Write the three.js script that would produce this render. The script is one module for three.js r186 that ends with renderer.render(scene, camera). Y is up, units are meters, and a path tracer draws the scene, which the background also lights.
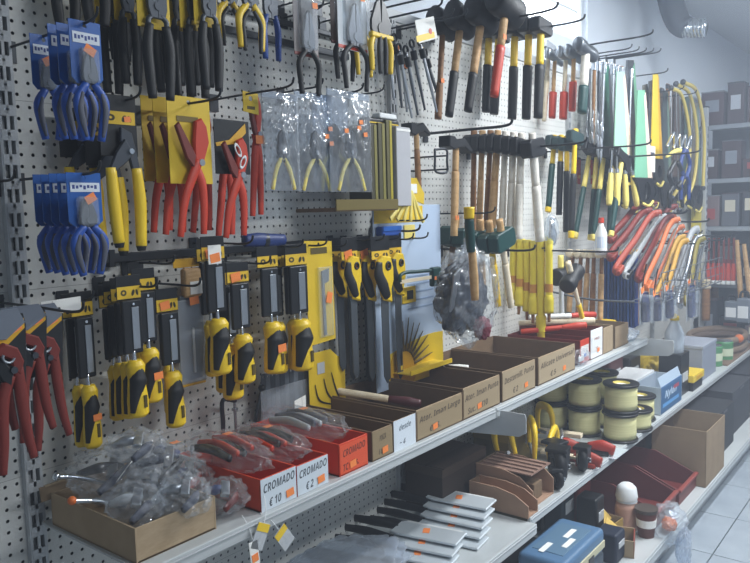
import * as THREE from 'three';
import { RoundedBoxGeometry } from 'three/addons/geometries/RoundedBoxGeometry.js';
import { mergeGeometries, mergeVertices } from 'three/addons/utils/BufferGeometryUtils.js';
import { ImprovedNoise } from 'three/addons/math/ImprovedNoise.js';
import { RectAreaLightUniformsLib } from 'three/addons/lights/RectAreaLightUniformsLib.js';

// ---------- camera, sky, lights, exposure ----------
const scene = new THREE.Scene();
const FOCAL = 730, CX = 375, CY = 281.5;
const EYE = new THREE.Vector3(0, 1.55, 1.553);
const ex = new THREE.Vector3(0.61941557, -0.02652583, 0.78461502);      // camera right, in world axes
const ey = new THREE.Vector3(-0.09237836, -0.99494845, 0.03929158);     // camera down
const ez = new THREE.Vector3(0.77960925, -0.09681926, -0.61873697);     // camera forward
const camera = new THREE.PerspectiveCamera(2 * Math.atan(281.5 / FOCAL) * 180 / Math.PI, 750 / 563, 0.02, 60);
camera.position.copy(EYE);
camera.quaternion.setFromRotationMatrix(new THREE.Matrix4().makeBasis(ex.clone(), ey.clone().negate(), ez.clone().negate()));
scene.add(camera);
const renderer = new THREE.WebGLRenderer();
renderer.shadowMap.enabled = true;
renderer.toneMapping = THREE.LinearToneMapping;
renderer.toneMappingExposure = 1.0;
RectAreaLightUniformsLib.init();
scene.background = new THREE.Color(0.86, 0.93, 1.0);
scene.backgroundIntensity = 9;
scene.fog = new THREE.FogExp2(0xd3dff2, 0.056);
// ceiling luminaires: [x, z, power]; each is built as a fitting further down
const LUMINAIRES = [[3.4, 1.4, 175], [6.0, 1.9, 125], [1.6, 2.7, 98]];
const TUBE_COLOR = new THREE.Color(0.93, 0.97, 1.0);

// ---------- pixel-to-place helpers used while surveying the photograph ----------
function ray(px, py) { return ex.clone().multiplyScalar((px - CX) / FOCAL).addScaledVector(ey, (py - CY) / FOCAL).add(ez); }
function W(px, py, z = 0) { const r = ray(px, py); return EYE.clone().addScaledVector(r, (z - EYE.z) / r.z); }     // on a plane parallel to the pegboard
function S(px, py, y) { const r = ray(px, py); return EYE.clone().addScaledVector(r, (y - EYE.y) / r.y); }         // on a level plane
function K(px, py, x) { const r = ray(px, py); return EYE.clone().addScaledVector(r, (x - EYE.x) / r.x); }         // on a plane square to the pegboard
const V = (x, y, z) => new THREE.Vector3(x, y, z);

// ---------- seeded chance ----------
let seed = 12345;
function rnd(a = 0, b = 1) { seed = (seed * 1664525 + 1013904223) >>> 0; return a + (b - a) * seed / 4294967296; }
const noise = new ImprovedNoise();

// ---------- materials ----------
const mats = new Map();
function mt(color, roughness = 0.6, metalness = 0, extra = {}) {
  const key = color + '|' + roughness + '|' + metalness + '|' + JSON.stringify(extra);
  if (!mats.has(key)) mats.set(key, new THREE.MeshPhysicalMaterial({ color, roughness, metalness, ...extra, side: THREE.DoubleSide }));
  return mats.get(key);
}
function canvasMat(w, h, draw, extra = {}) {
  const c = document.createElement('canvas'); c.width = w; c.height = h;
  draw(c.getContext('2d'), w, h);
  const t = new THREE.CanvasTexture(c); t.colorSpace = THREE.SRGBColorSpace;
  return new THREE.MeshPhysicalMaterial({ map: t, roughness: 0.6, side: THREE.DoubleSide, ...extra });
}
function noiseMat(hexA, hexB, sx, sy, roughness, metalness = 0, n = 128, extra = {}) {
  const a = new THREE.Color(hexA).convertLinearToSRGB(), b = new THREE.Color(hexB).convertLinearToSRGB();
  const d = new Uint8Array(n * n * 4);
  for (let j = 0; j < n; j++) for (let i = 0; i < n; i++) {
    const u = i / n * sx, v = j / n * sy;
    let t = 0.5 + 0.45 * noise.noise(u, v, 1.7) + 0.3 * noise.noise(u * 3.1, v * 3.1, 5.2) + 0.18 * noise.noise(u * 9, v * 9, 8.2);
    t = Math.min(1, Math.max(0, t));
    const k = (j * n + i) * 4;
    for (const [q, x, y] of [[0, a.r, b.r], [1, a.g, b.g], [2, a.b, b.b]]) d[k + q] = 255 * (x + (y - x) * t);
    d[k + 3] = 255;
  }
  const tex = new THREE.DataTexture(d, n, n); tex.colorSpace = THREE.SRGBColorSpace; tex.magFilter = THREE.LinearFilter; tex.minFilter = THREE.LinearMipmapLinearFilter; tex.generateMipmaps = true;
  tex.wrapS = tex.wrapT = THREE.RepeatWrapping; tex.needsUpdate = true;
  return new THREE.MeshPhysicalMaterial({ map: tex, roughness, metalness, side: THREE.DoubleSide, ...extra });
}
const C = {
  peg: noiseMat('#cfd0cc', '#dcdcd7', 6, 6, 0.55), metalGrey: noiseMat('#b2b6b9', '#c8cbcd', 4, 4, 0.45),
  shelf: noiseMat('#b4b9ba', '#c8cccc', 5, 3, 0.4), dark: mt('#14161a', 0.7), wall: noiseMat('#d3dbe4', '#dde3ea', 3, 3, 0.9),
  ceiling: mt('#d5d9dc', 0.9), wood: noiseMat('#b98d57', '#d8b381', 2, 14, 0.6), paleWood: noiseMat('#d9c7a6', '#efe3cb', 2, 14, 0.55),
  brownWood: noiseMat('#80562f', '#a87a4a', 2, 14, 0.6), whiteWood: noiseMat('#dcd4c6', '#f2ede2', 2, 14, 0.55),
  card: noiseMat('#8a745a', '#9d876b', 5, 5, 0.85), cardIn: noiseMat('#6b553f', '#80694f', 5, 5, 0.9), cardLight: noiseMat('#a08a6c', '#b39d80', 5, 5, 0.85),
  steel: mt('#a9aeb4', 0.32, 0.85), darkSteel: mt('#4a4e54', 0.4, 0.7), chrome: mt('#d8dde2', 0.15, 0.95), blackSteel: mt('#1c1e22', 0.42, 0.3), wire: mt('#3a3d41', 0.4, 0.6),
  blackRubber: mt('#101114', 0.55), blackPlastic: mt('#131417', 0.38), yellow: mt('#f2cb22', 0.42), yellowDeep: mt('#d9a514', 0.5), paleYellow: mt('#ecd873', 0.5),
  yellowCard: noiseMat('#d9b31a', '#ecc928', 3, 3, 0.5), blueCard: noiseMat('#0f4f9e', '#1a63b5', 3, 3, 0.35), blue: mt('#1c4fa8', 0.42), greyGrip: mt('#4b4f5e', 0.55),
  red: mt('#c93a1c', 0.45), redDark: mt('#742014', 0.5), orange: mt('#e0712f', 0.45), sticker: mt('#ff8f45', 0.6), white: mt('#eceeee', 0.6), paper: mt('#f3f2ec', 0.7),
  greenDark: mt('#0d3f3c', 0.45), greyCard: noiseMat('#857b78', '#9a908c', 3, 3, 0.5), brownCard: mt('#5c4436', 0.6), redBox: mt('#d8441f', 0.6), navy: mt('#14306e', 0.5),
  clear: mt('#f4f8fc', 0.12, 0, { transmission: 0.84, thickness: 0, ior: 1.42 }), film: mt('#f6f8fa', 0.09, 0, { transmission: 0.9, thickness: 0, ior: 1.35 }), hazyClear: mt('#e8eef6', 0.3, 0, { transmission: 0.8, thickness: 0, ior: 1.4 }),
};

// ---------- geometry ----------
function rb(w, h, d, r = 0.002, at) { const g = new RoundedBoxGeometry(w, h, d, 1, Math.min(r, w / 2.05, h / 2.05, d / 2.05)); if (at) g.translate(...at); return g; }
function bx(w, h, d, at) { const g = new THREE.BoxGeometry(w, h, d); if (at) g.translate(...at); return g; }
function cyl(r0, r1, h, at, seg = 14) { const g = new THREE.CylinderGeometry(r0, r1, h, seg); if (at) g.translate(...at); return g; }
function lathe(pts, at, seg = 18) { const g = new THREE.LatheGeometry(pts.map((p) => new THREE.Vector2(p[0], p[1])), seg); if (at) g.translate(...at); return g; }
// a tapering bar along a curve: radius per control point; flat < 1 thins it along the second axis
function sweep(points, radii, flat = 1, seg = 10, steps = 0) {
  const P = points.map((p) => (p.isVector3 ? p : V(...p)));
  const curve = new THREE.CatmullRomCurve3(P, false, 'centripetal');
  const n = steps || Math.max(6, (P.length - 1) * 5);
  const R = (t) => { if (typeof radii === 'number') return radii; const s = t * (radii.length - 1), i = Math.min(radii.length - 2, Math.floor(s)); return radii[i] + (radii[i + 1] - radii[i]) * (s - i); };
  const pos = [], uv = [], idx = [];
  let len = curve.getLength();
  const ref0 = Math.abs(curve.getTangent(0.5).z) > 0.9 ? V(1, 0, 0) : V(0, 0, 1);
  for (let i = 0; i <= n; i++) {
    const t = i / n, p = curve.getPoint(t), T = curve.getTangent(t), N = ref0.clone().cross(T).normalize(), B = T.clone().cross(N), r = R(t);
    for (let k = 0; k <= seg; k++) {
      const a = k / seg * Math.PI * 2, c = Math.cos(a) * r, s = Math.sin(a) * r * flat;
      pos.push(p.x + N.x * c + B.x * s, p.y + N.y * c + B.y * s, p.z + N.z * c + B.z * s); uv.push(k / seg, t * len * 4);
    }
  }
  for (let i = 0; i < n; i++) for (let k = 0; k < seg; k++) { const a = i * (seg + 1) + k, b = a + seg + 1; idx.push(a, b, a + 1, b, b + 1, a + 1); }
  for (const [i, f] of [[0, 1], [n, 0]]) {
    const c = curve.getPoint(i / n), k0 = pos.length / 3; pos.push(c.x, c.y, c.z); uv.push(0, 0);
    for (let k = 0; k < seg; k++) { const a = i * (seg + 1) + k; f ? idx.push(k0, a, a + 1) : idx.push(k0, a + 1, a); }
  }
  const g = new THREE.BufferGeometry();
  g.setAttribute('position', new THREE.Float32BufferAttribute(pos, 3)); g.setAttribute('uv', new THREE.Float32BufferAttribute(uv, 2)); g.setIndex(idx); g.computeVertexNormals();
  return g;
}
function plate(pts, depth, bevel = 0.0008, holes = []) {
  const s = new THREE.Shape(pts.map((p) => new THREE.Vector2(p[0], p[1])));
  for (const [x, y, r] of holes) { const h = new THREE.Path(); h.absarc(x, y, r, 0, Math.PI * 2, true); s.holes.push(h); }
  const g = new THREE.ExtrudeGeometry(s, { depth: Math.max(depth - 2 * bevel, 1e-4), bevelEnabled: bevel > 0, bevelThickness: bevel, bevelSize: bevel, bevelSegments: 1, curveSegments: 8 });
  g.translate(0, 0, -depth / 2 + bevel); return g;
}
function merge(list) { return mergeGeometries(list.map((g) => { const q = g.index ? g.toNonIndexed() : g; for (const k of Object.keys(q.attributes)) if (!['position', 'normal', 'uv'].includes(k)) q.deleteAttribute(k); return q; })); }

// ---------- objects ----------
const used = new Map();
function numbered(name) { const n = used.get(name) || 0; used.set(name, n + 1); return n ? name + '_' + String(n).padStart(3, '0') : name; }
function thing(name, label, category, at = [0, 0, 0], turn = 0, group) {
  const o = new THREE.Group(); o.name = numbered(name); scene.add(o);
  if (at.isVector3) o.position.copy(at); else o.position.set(...at);
  o.rotation.y = turn; o.userData = { label, category }; if (group) o.userData.group = group;
  return o;
}
function part(parent, name, geo, mat, at, rot) {
  const m = new THREE.Mesh(geo, mat); m.name = name; m.castShadow = m.receiveShadow = true;
  if (at) m.position.set(...at); if (rot) m.rotation.set(...rot);
  parent.add(m); return m;
}
function struct(name, geo, mat, parent = scene, at) {
  const m = part(parent, parent === scene ? numbered(name) : name, geo, mat, at);
  if (parent === scene) m.userData.kind = 'structure'; return m;
}
// a hanging thing from its extent in the survey: at = {z} or {X}; build(group, width, height) draws it downwards from its top
function fit([x0, y0, x1, y1], at) {
  const xm = (x0 + x1) / 2, ym = (y0 + y1) / 2, z = at.X !== undefined ? K(xm, ym, at.X).z : at.z;
  const a = W(x0, ym, z), b = W(x1, ym, z), t = W(xm, y0, z), u = W(xm, y1, z);
  const depth = V((a.x + b.x) / 2, (t.y + u.y) / 2, z).sub(EYE).dot(ez);
  return { x: (a.x + b.x) / 2, y: t.y, z, w: b.x - a.x, pw: (x1 - x0) * depth / FOCAL, h: t.y - u.y, lean: Math.atan2(u.x - t.x, t.y - u.y) };
}
let PW = 0;
function hang(name, label, cat, bb, at, group, build, ...more) {
  const f = fit(bb, at), g = thing(name, label, cat, [f.x, f.y, f.z], 0, group); PW = f.pw; build(g, f.w, f.h, ...more); return g;
}
function stick(name, label, cat, p0, p1, at, group, build, ...more) {
  const z = at.X !== undefined ? K(p0[0], p0[1], at.X).z : at.z, a = W(...p0, z), b = W(...p1, z);
  const g = thing(name, label, cat, a, 0, group); g.rotation.z = Math.atan2(b.x - a.x, a.y - b.y); build(g, a.distanceTo(b), ...more); return g;
}
const ORD = ['frontmost', 'second from the front', 'third from the front', 'fourth from the front', 'fifth from the front', 'sixth from the front', 'seventh from the front', 'eighth from the front', 'ninth from the front', 'tenth from the front', 'eleventh from the front', 'twelfth from the front'];
// ---------- the room ----------
const CEIL = 2.95, XL = -2.2, XR = 9.2, ZB = 5.2, XEND = 6.0;
const SH1 = 0.895, SH2 = 0.49, SH0 = 0.16;
{
  const floorMat = noiseMat('#98a2ac', '#acb5bd', 4, 4, 0.35);
  const fl = struct('floor', bx(XR - XL, 0.1, ZB + 0.4, [(XR + XL) / 2, -0.062, ZB / 2 - 0.1]), mt('#777d82', 0.8));
  const T = 0.45, tg = rb(T - 0.005, 0.012, T - 0.005, 0.002);
  for (let i = 0; i < 12; i++) for (let j = 0; j < 7; j++) part(fl, 'tile', tg, floorMat, [2.2 + i * T, -0.006, 0.55 + j * T]);
  struct('ceiling', bx(XR - XL, 0.1, ZB + 0.4, [(XR + XL) / 2, CEIL + 0.05, ZB / 2 - 0.1]), C.ceiling);
  // back wall with a high window above the pegboard
  const wx0 = 2.75, wx1 = W(577, 20, -0.12).x, wy0 = W(572, 46, -0.12).y, wy1 = 2.78;
  const zc = -0.16, th = 0.2, H = CEIL + 0.1;
  const back = struct('wall_back', merge([
    bx(wx0 - XL, H, th, [(wx0 + XL) / 2, H / 2 - 0.1, zc]), bx(XR - wx1, H, th, [(XR + wx1) / 2, H / 2 - 0.1, zc]),
    bx(wx1 - wx0, wy0 + 0.1, th, [(wx0 + wx1) / 2, wy0 / 2 - 0.05, zc]), bx(wx1 - wx0, CEIL - wy1, th, [(wx0 + wx1) / 2, (CEIL + wy1) / 2, zc])]), C.wall);
  void back;
  const win = new THREE.Group(); win.name = 'window_1'; win.userData.kind = 'structure'; scene.add(win);
  const fr = 0.03;
  part(win, 'window_frame', merge([bx(wx1 - wx0, fr, 0.06, [(wx0 + wx1) / 2, wy0 + fr / 2, -0.12]), bx(wx1 - wx0, fr, 0.06, [(wx0 + wx1) / 2, wy1 - fr / 2, -0.12]),
    bx(fr, wy1 - wy0, 0.06, [wx0 + fr / 2, (wy0 + wy1) / 2, -0.12]), bx(fr, wy1 - wy0, 0.06, [wx1 - fr / 2, (wy0 + wy1) / 2, -0.12]), bx(wx1 - wx0, 0.012, 0.03, [(wx0 + wx1) / 2, (wy0 + wy1) / 2, -0.12])]), C.white);
  part(win, 'pane', bx(wx1 - wx0 - 2 * fr, wy1 - wy0 - 2 * fr, 0.004, [(wx0 + wx1) / 2, (wy0 + wy1) / 2, -0.12]), mt('#ffffff', 0.02, 0, { transmission: 1, thickness: 0 }));
  struct('wall_left', bx(0.1, H, ZB + 0.4, [XL - 0.05, H / 2 - 0.1, ZB / 2 - 0.1]), C.wall);
  struct('wall_right', bx(0.1, H, ZB + 0.4, [XR + 0.05, H / 2 - 0.1, ZB / 2 - 0.1]), C.wall);
  struct('wall_front', bx(XR - XL, H, 0.1, [(XR + XL) / 2, H / 2 - 0.1, ZB + 0.05]), C.wall);
}
// luminaires
LUMINAIRES.forEach(([x, z, p], i) => {
  const g = thing('ceiling_luminaire', ['white twin-tube ceiling luminaire over the middle of the aisle', 'white twin-tube ceiling luminaire over the far end of the aisle', 'dim white twin-tube ceiling luminaire near the front of the aisle'][i], 'lamp', [x, CEIL, z]);
  part(g, 'housing', rb(1.25, 0.05, 0.2, 0.01, [0, -0.026, 0]), C.white);
  const tube = new THREE.MeshStandardMaterial({ color: '#ffffff', emissive: TUBE_COLOR, emissiveIntensity: 4 });
  for (const s of [-1, 1]) part(g, 'tube', new THREE.CapsuleGeometry(0.013, 1.18, 4, 10).rotateZ(Math.PI / 2).translate(0, -0.07, s * 0.05), tube);
  const l = new THREE.RectAreaLight(TUBE_COLOR, p, 1.2, 0.16); l.position.set(0, -0.088, 0); l.rotation.x = -Math.PI / 2; l.castShadow = true; g.add(l);
});
// perforated gondola panels: every hole is open, with a dark cavity behind
const PITCH = 0.025;
function pegGeo(x0, x1, y0, y1) {
  const pos = [], uv = [], idx = [], n = 8, r = 0.0041;
  const nx = Math.round((x1 - x0) / PITCH), ny = Math.round((y1 - y0) / PITCH), sx = (x1 - x0) / nx, sy = (y1 - y0) / ny;
  for (let i = 0; i < nx; i++) for (let j = 0; j < ny; j++) {
    const cx = x0 + (i + 0.5) * sx, cy = y0 + (j + 0.5) * sy, b = pos.length / 3;
    for (let k = 0; k < n; k++) {
      const a = (k + 0.5) / n * Math.PI * 2, c = Math.cos(a), s = Math.sin(a);
      const q = k % 2 === 0 ? 0 : 0; void q;
      const m = Math.max(Math.abs(c), Math.abs(s));
      // outer ring: the cell's square, sampled at the corners and mid-sides
      const A = k / n * Math.PI * 2, oc = Math.cos(A), os = Math.sin(A), om = Math.max(Math.abs(oc), Math.abs(os));
      pos.push(cx + oc / om * sx / 2, cy + os / om * sy / 2, 0, cx + c * r, cy + s * r, 0, cx + c * r, cy + s * r, -0.0015); void m;
      for (let t = 0; t < 3; t++) uv.push(pos[(b + k * 3 + t) * 3], pos[(b + k * 3 + t) * 3 + 1]);
    }
    for (let k = 0; k < n; k++) {
      const o = b + k * 3, p = b + ((k + 1) % n) * 3;
      idx.push(o, p, o + 1, p, p + 1, o + 1, o + 1, p + 1, o + 2, p + 1, p + 2, o + 2);
    }
  }
  const g = new THREE.BufferGeometry();
  g.setAttribute('position', new THREE.Float32BufferAttribute(pos, 3)); g.setAttribute('uv', new THREE.Float32BufferAttribute(uv, 2)); g.setIndex(idx);
  const nn = new Float32Array(pos.length); for (let i = 2; i < nn.length; i += 3) nn[i] = 1;
  g.setAttribute('normal', new THREE.BufferAttribute(nn, 3));
  return g;
}
const XU = [-0.60, 0.735, 2.07, 3.55, 4.9, 5.85], TOP = 2.2;
{
  const g = new THREE.Group(); g.name = 'wall_pegboard'; g.userData.kind = 'structure'; scene.add(g);
  for (let i = 0; i < XU.length - 1; i++) {
    const a = XU[i] + 0.018, b = XU[i + 1] - 0.018;
    for (const [y0, y1] of [[0.2, 0.6], [0.6, 1.0], [1.0, 1.4], [1.4, 1.8], [1.8, 2.2]]) part(g, 'perforated_panel', pegGeo(a, b, y0 + 0.0003, y1 - 0.0003), C.peg);
  }
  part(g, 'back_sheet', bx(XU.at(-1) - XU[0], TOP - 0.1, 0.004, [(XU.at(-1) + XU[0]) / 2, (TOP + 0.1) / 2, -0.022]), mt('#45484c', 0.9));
  part(g, 'top_rail', rb(XU.at(-1) - XU[0], 0.04, 0.03, 0.003, [(XU.at(-1) + XU[0]) / 2, TOP + 0.02, -0.008]), C.metalGrey);
  XU.forEach((x) => {
    const u = part(g, 'upright', merge([bx(0.006, TOP, 0.03, [-0.0155, TOP / 2, -0.001]), bx(0.006, TOP, 0.03, [0.0155, TOP / 2, -0.001]), bx(0.026, TOP, 0.004, [0, TOP / 2, -0.012]), bx(0.006, TOP, 0.004, [0, TOP / 2, 0.013])]), C.metalGrey, [x, 0, 0.002]);
    // two columns of bracket slots
    const slots = []; for (let y = 0.25; y < TOP; y += 0.05) for (const s of [-1, 1]) slots.push(bx(0.007, 0.028, 0.002, [s * 0.0075, y, 0.0145])); 
    const faces = []; for (let y = 0.225; y < TOP; y += 0.05) faces.push(bx(0.031, 0.022, 0.003, [0, y, 0.0135]));
    part(u, 'slot_web', merge(faces), C.metalGrey); part(u, 'slot_shadow_gap', merge(slots), C.dark, [0, 0, -0.022]);
  });
  // shelves hang on brackets; each deck has a folded front lip
  const deck = (name, label, x0, x1, y, zf, lip) => {
    const s = thing(name, label, 'shelf', [x0, y, 0.02]);
    const w = x1 - x0, d = zf - 0.02;
    part(s, 'deck', rb(w, 0.006, d, 0.002, [w / 2, -0.003, d / 2]), C.shelf);
    part(s, 'front_lip', rb(w, lip, 0.012, 0.003, [w / 2, -lip / 2 + 0.001, d - 0.004]), C.shelf);
    part(s, 'price_channel', bx(w - 0.01, 0.002, 0.004, [w / 2, -lip * 0.25, d + 0.003]), C.metalGrey);
    return s;
  };
  const Z1 = 0.40, Z2 = 0.455, Z0 = 0.66;
  deck('shelf', 'grey upper steel shelf under the chisels, carrying the bagged and boxed goods', XU[1] + 0.005, XU[2], SH1, Z1, 0.034);
  deck('shelf', 'grey upper steel shelf under the mallets, carrying the open brown boxes', XU[2] + 0.003, 3.58, SH1, Z1, 0.034);
  deck('shelf', 'grey middle steel shelf carrying the foil sleeves and long cartons', XU[1] + 0.005, XU[2] + 0.12, SH2 - 0.01, Z2 + 0.03, 0.036);
  deck('shelf', 'grey middle steel shelf carrying the yellow line spools', XU[2] + 0.13, XEND - 0.1, SH2, Z2, 0.034);
  deck('shelf', 'deep grey base shelf near the floor carrying the blue case and red bins', XU[1] + 0.005, XEND - 0.1, SH0, Z0, 0.05);
  const arm = (label, x, y, z1) => { const b = thing('shelf_bracket', label, 'bracket', [x, y, 0.02]); part(b, 'arm_plate', plate([[0, 0], [0.384, 0], [0.388, 0.026], [z1, 0.026], [z1 + 0.004, 0.014], [z1 + 0.004, -0.034], [z1 - 0.02, -0.05], [0, -0.09]], 0.004).rotateY(-Math.PI / 2), C.metalGrey); part(b, 'hook_tab', bx(0.004, 0.02, 0.03, [0, -0.03, -0.012]), C.metalGrey); return b; };
  arm('grey bracket plate jutting out under the joint of the two upper shelves', 2.09, SH1 - 0.037, 0.475);
  arm('grey bracket plate jutting out at the far end of the upper shelf', 3.587, SH1 - 0.03, 0.50);
  const kick = struct('baseboard_back', bx(XEND - 0.1 - XU[1], SH0 - 0.05, 0.01, [(XEND - 0.1 + XU[1]) / 2, (SH0 - 0.05) / 2, 0.6]), C.metalGrey); void kick;
}
// ---------- builders of the goods ----------
const label1 = (bg, fg, lines, w = 128, h = 64, font = 'bold 22px sans-serif', tilt = 0) => canvasMat(w, h, (c) => {
  c.fillStyle = bg; c.fillRect(0, 0, w, h); c.fillStyle = fg; c.font = font; c.textAlign = 'center'; c.textBaseline = 'middle';
  lines.forEach((t, i) => { c.save(); c.translate(w / 2, h * (i + 0.5) / lines.length); c.rotate(tilt); c.fillText(t, 0, 0); c.restore(); });
});
const P = {
  blueStrip: canvasMat(128, 48, (c, w, h) => { c.fillStyle = '#dfe6ee'; c.fillRect(0, 0, w, h); c.fillStyle = '#2a3f86'; for (let i = 0; i < 7; i++) c.fillRect(8 + i * 16, 12 + (i % 2) * 3, 11, 20 - (i % 3) * 4); }),
  yellowStrip: canvasMat(96, 48, (c, w, h) => { c.fillStyle = '#e7bd25'; c.fillRect(0, 0, w, h); c.fillStyle = '#3a3010'; c.beginPath(); c.arc(26, 24, 12, 0, 7); c.fill(); c.fillStyle = '#e7bd25'; c.beginPath(); c.arc(26, 24, 5, 0, 7); c.fill(); c.fillStyle = '#2b240f'; c.beginPath(); c.ellipse(64, 26, 6, 13, 0.3, 0, 7); c.fill(); c.beginPath(); c.ellipse(80, 26, 5, 12, -0.2, 0, 7); c.fill(); }),
  cardTitle: canvasMat(96, 32, (c, w, h) => { c.fillStyle = '#e3b81c'; c.fillRect(0, 0, w, h); c.fillStyle = '#4a3b12'; for (let i = 0; i < 6; i++) c.fillRect(6 + i * 14, 8, 10, 15); }),
};
const sticker = (g, x, y, z, s = 0.018, tilt = 0.2) => part(g, 'price_sticker', bx(s, s * 0.72, 0.0006), C.sticker, [x, y, z], [0, 0, tilt]);
const handles = (g, y0, y1, a, b, c, r, mat, z = 0.008, name = 'handle', flat = 0.8) => { for (const s of [-1, 1]) part(g, name, sweep([[s * a, y0, z + s * 0.001], [s * b, y0 + (y1 - y0) * 0.3, z], [s * (b * 0.55 + c * 0.45), y0 + (y1 - y0) * 0.7, z], [s * c, y1, z]], [r * 0.85, r * 1.05, r, r * 0.85], flat), mat); };
const jaws = (g, y0, y1, w, mat, z = 0.008) => {
  const h = y0 - y1;
  for (const s of [-1, 1]) part(g, 'jaw', plate([[s * w * 0.06, y0], [s * w * 0.22, y0 - h * 0.1], [s * w * 0.5, y1 + h * 0.4], [s * w * 0.5, y1 + h * 0.18], [s * w * 0.36, y1], [s * w * 0.02, y1], [s * w * 0.02, y1 + h * 0.4]], 0.009, 0.0015), mat, [0, 0, z]);
  part(g, 'pivot', cyl(w * 0.2, w * 0.2, 0.013, null, 14).rotateX(Math.PI / 2), mat, [0, y1 + h * 0.22, z]);
};
function bluePliers(g, w, h, stick_) {
  part(g, 'card', plate([[-w / 2, 0], [w / 2, 0], [w / 2, -h * 0.47], [w * 0.34, -h * 0.52], [-w * 0.34, -h * 0.52], [-w / 2, -h * 0.47]], 0.0016, 0.0004, [[0, -0.009, 0.004]]), C.blueCard);
  part(g, 'print_strip', bx(w * 0.86, h * 0.09, 0.0006), P.blueStrip, [0.02 * w, -h * 0.14, 0.0014]);
  if (stick_) sticker(g, w * 0.06 * (stick_ % 3 - 1), -h * 0.25, 0.014, 0.022, 0.5 * (stick_ % 2 ? -1 : 1));
  jaws(g, -h * 0.26, -h * 0.52, w * 0.46, mt('#565b63', 0.4, 0.6), 0.008);
  part(g, 'blister', rb(w * 0.6, h * 0.28, 0.014, 0.005, [0, -h * 0.37, 0.009]), C.clear);
  handles(g, -h * 0.52, -h, w * 0.12, w * 0.43, w * 0.24, 0.0085, C.blue, 0.008);
  for (const s of [-1, 1]) part(g, 'grip_inlay', sweep([[s * w * 0.3, -h * 0.6, 0.014], [s * w * 0.4, -h * 0.72, 0.014], [s * w * 0.36, -h * 0.84, 0.014], [s * w * 0.26, -h * 0.97, 0.014]], [0.003, 0.006, 0.006, 0.003], 0.5), C.greyGrip);
}
function pincers(g, w, h) {            // long black-handled end cutters on a yellow card
  part(g, 'card', rb(w * 1.12, h * 0.49, 0.0018, 0.0008, [0, -h * 0.245, -0.008]), C.yellowCard);
  jaws(g, -h * 0.05, -h * 0.42, w * 0.62, C.darkSteel, 0.004);
  handles(g, -h * 0.4, -h * 0.52, w * 0.1, w * 0.3, w * 0.32, 0.006, C.darkSteel, 0.004, 'shank');
  handles(g, -h * 0.47, -h, w * 0.27, w * 0.38, w * 0.3, 0.0115, C.blackRubber, 0.004);
}
function straightPliers(g, w, h, hm, inner) {
  jaws(g, 0, -h * 0.5, w * 0.7, inner ? C.blackPlastic : C.darkSteel, 0);
  handles(g, -h * 0.46, -h * 0.97, w * 0.2, w * 0.36, w * 0.34, 0.0095, hm, 0);
  if (inner) { handles(g, -h * 0.5, -h, w * 0.08, w * 0.12, w * 0.1, 0.008, inner, 0.006, 'grip_inlay'); part(g, 'collar', rb(w * 0.8, h * 0.07, 0.016, 0.004, [0, -h * 0.49, 0.002]), hm); }
}
function curvedPliers(g, w, h, hm, inner) {   // side cutters with bowed handles
  jaws(g, 0, -h * 0.45, w * 0.6, C.darkSteel, 0);
  handles(g, -h * 0.42, -h * 0.96, w * 0.1, w * 0.42, w * 0.4, 0.0095, hm, 0);
  if (inner) handles(g, -h * 0.5, -h, w * 0.08, w * 0.33, w * 0.3, 0.006, inner, 0.005, 'grip_inlay');
}
function cardPliers(g, w, h, cm, hm, tm) {    // pliers blister-packed on a card, handles below
  part(g, 'card', rb(w, h * 0.62, 0.002, 0.0008, [0, -h * 0.31, 0]), cm);
  part(g, 'card_edge', rb(w, h * 0.035, 0.0026, 0.001, [0, -h * 0.6, 0.0003]), tm || C.redDark);
  part(g, 'blister', rb(w * 0.72, h * 0.5, 0.016, 0.006, [0, -h * 0.3, 0.009]), C.clear);
  jaws(g, -h * 0.18, -h * 0.58, w * 0.45, C.darkSteel, 0.009);
  handles(g, -h * 0.56, -h, w * 0.1, w * 0.4, w * 0.34, 0.0085, hm, 0.009);
  sticker(g, w * 0.2, -h * 0.12, 0.019, 0.02, 0.1);
}
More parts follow.
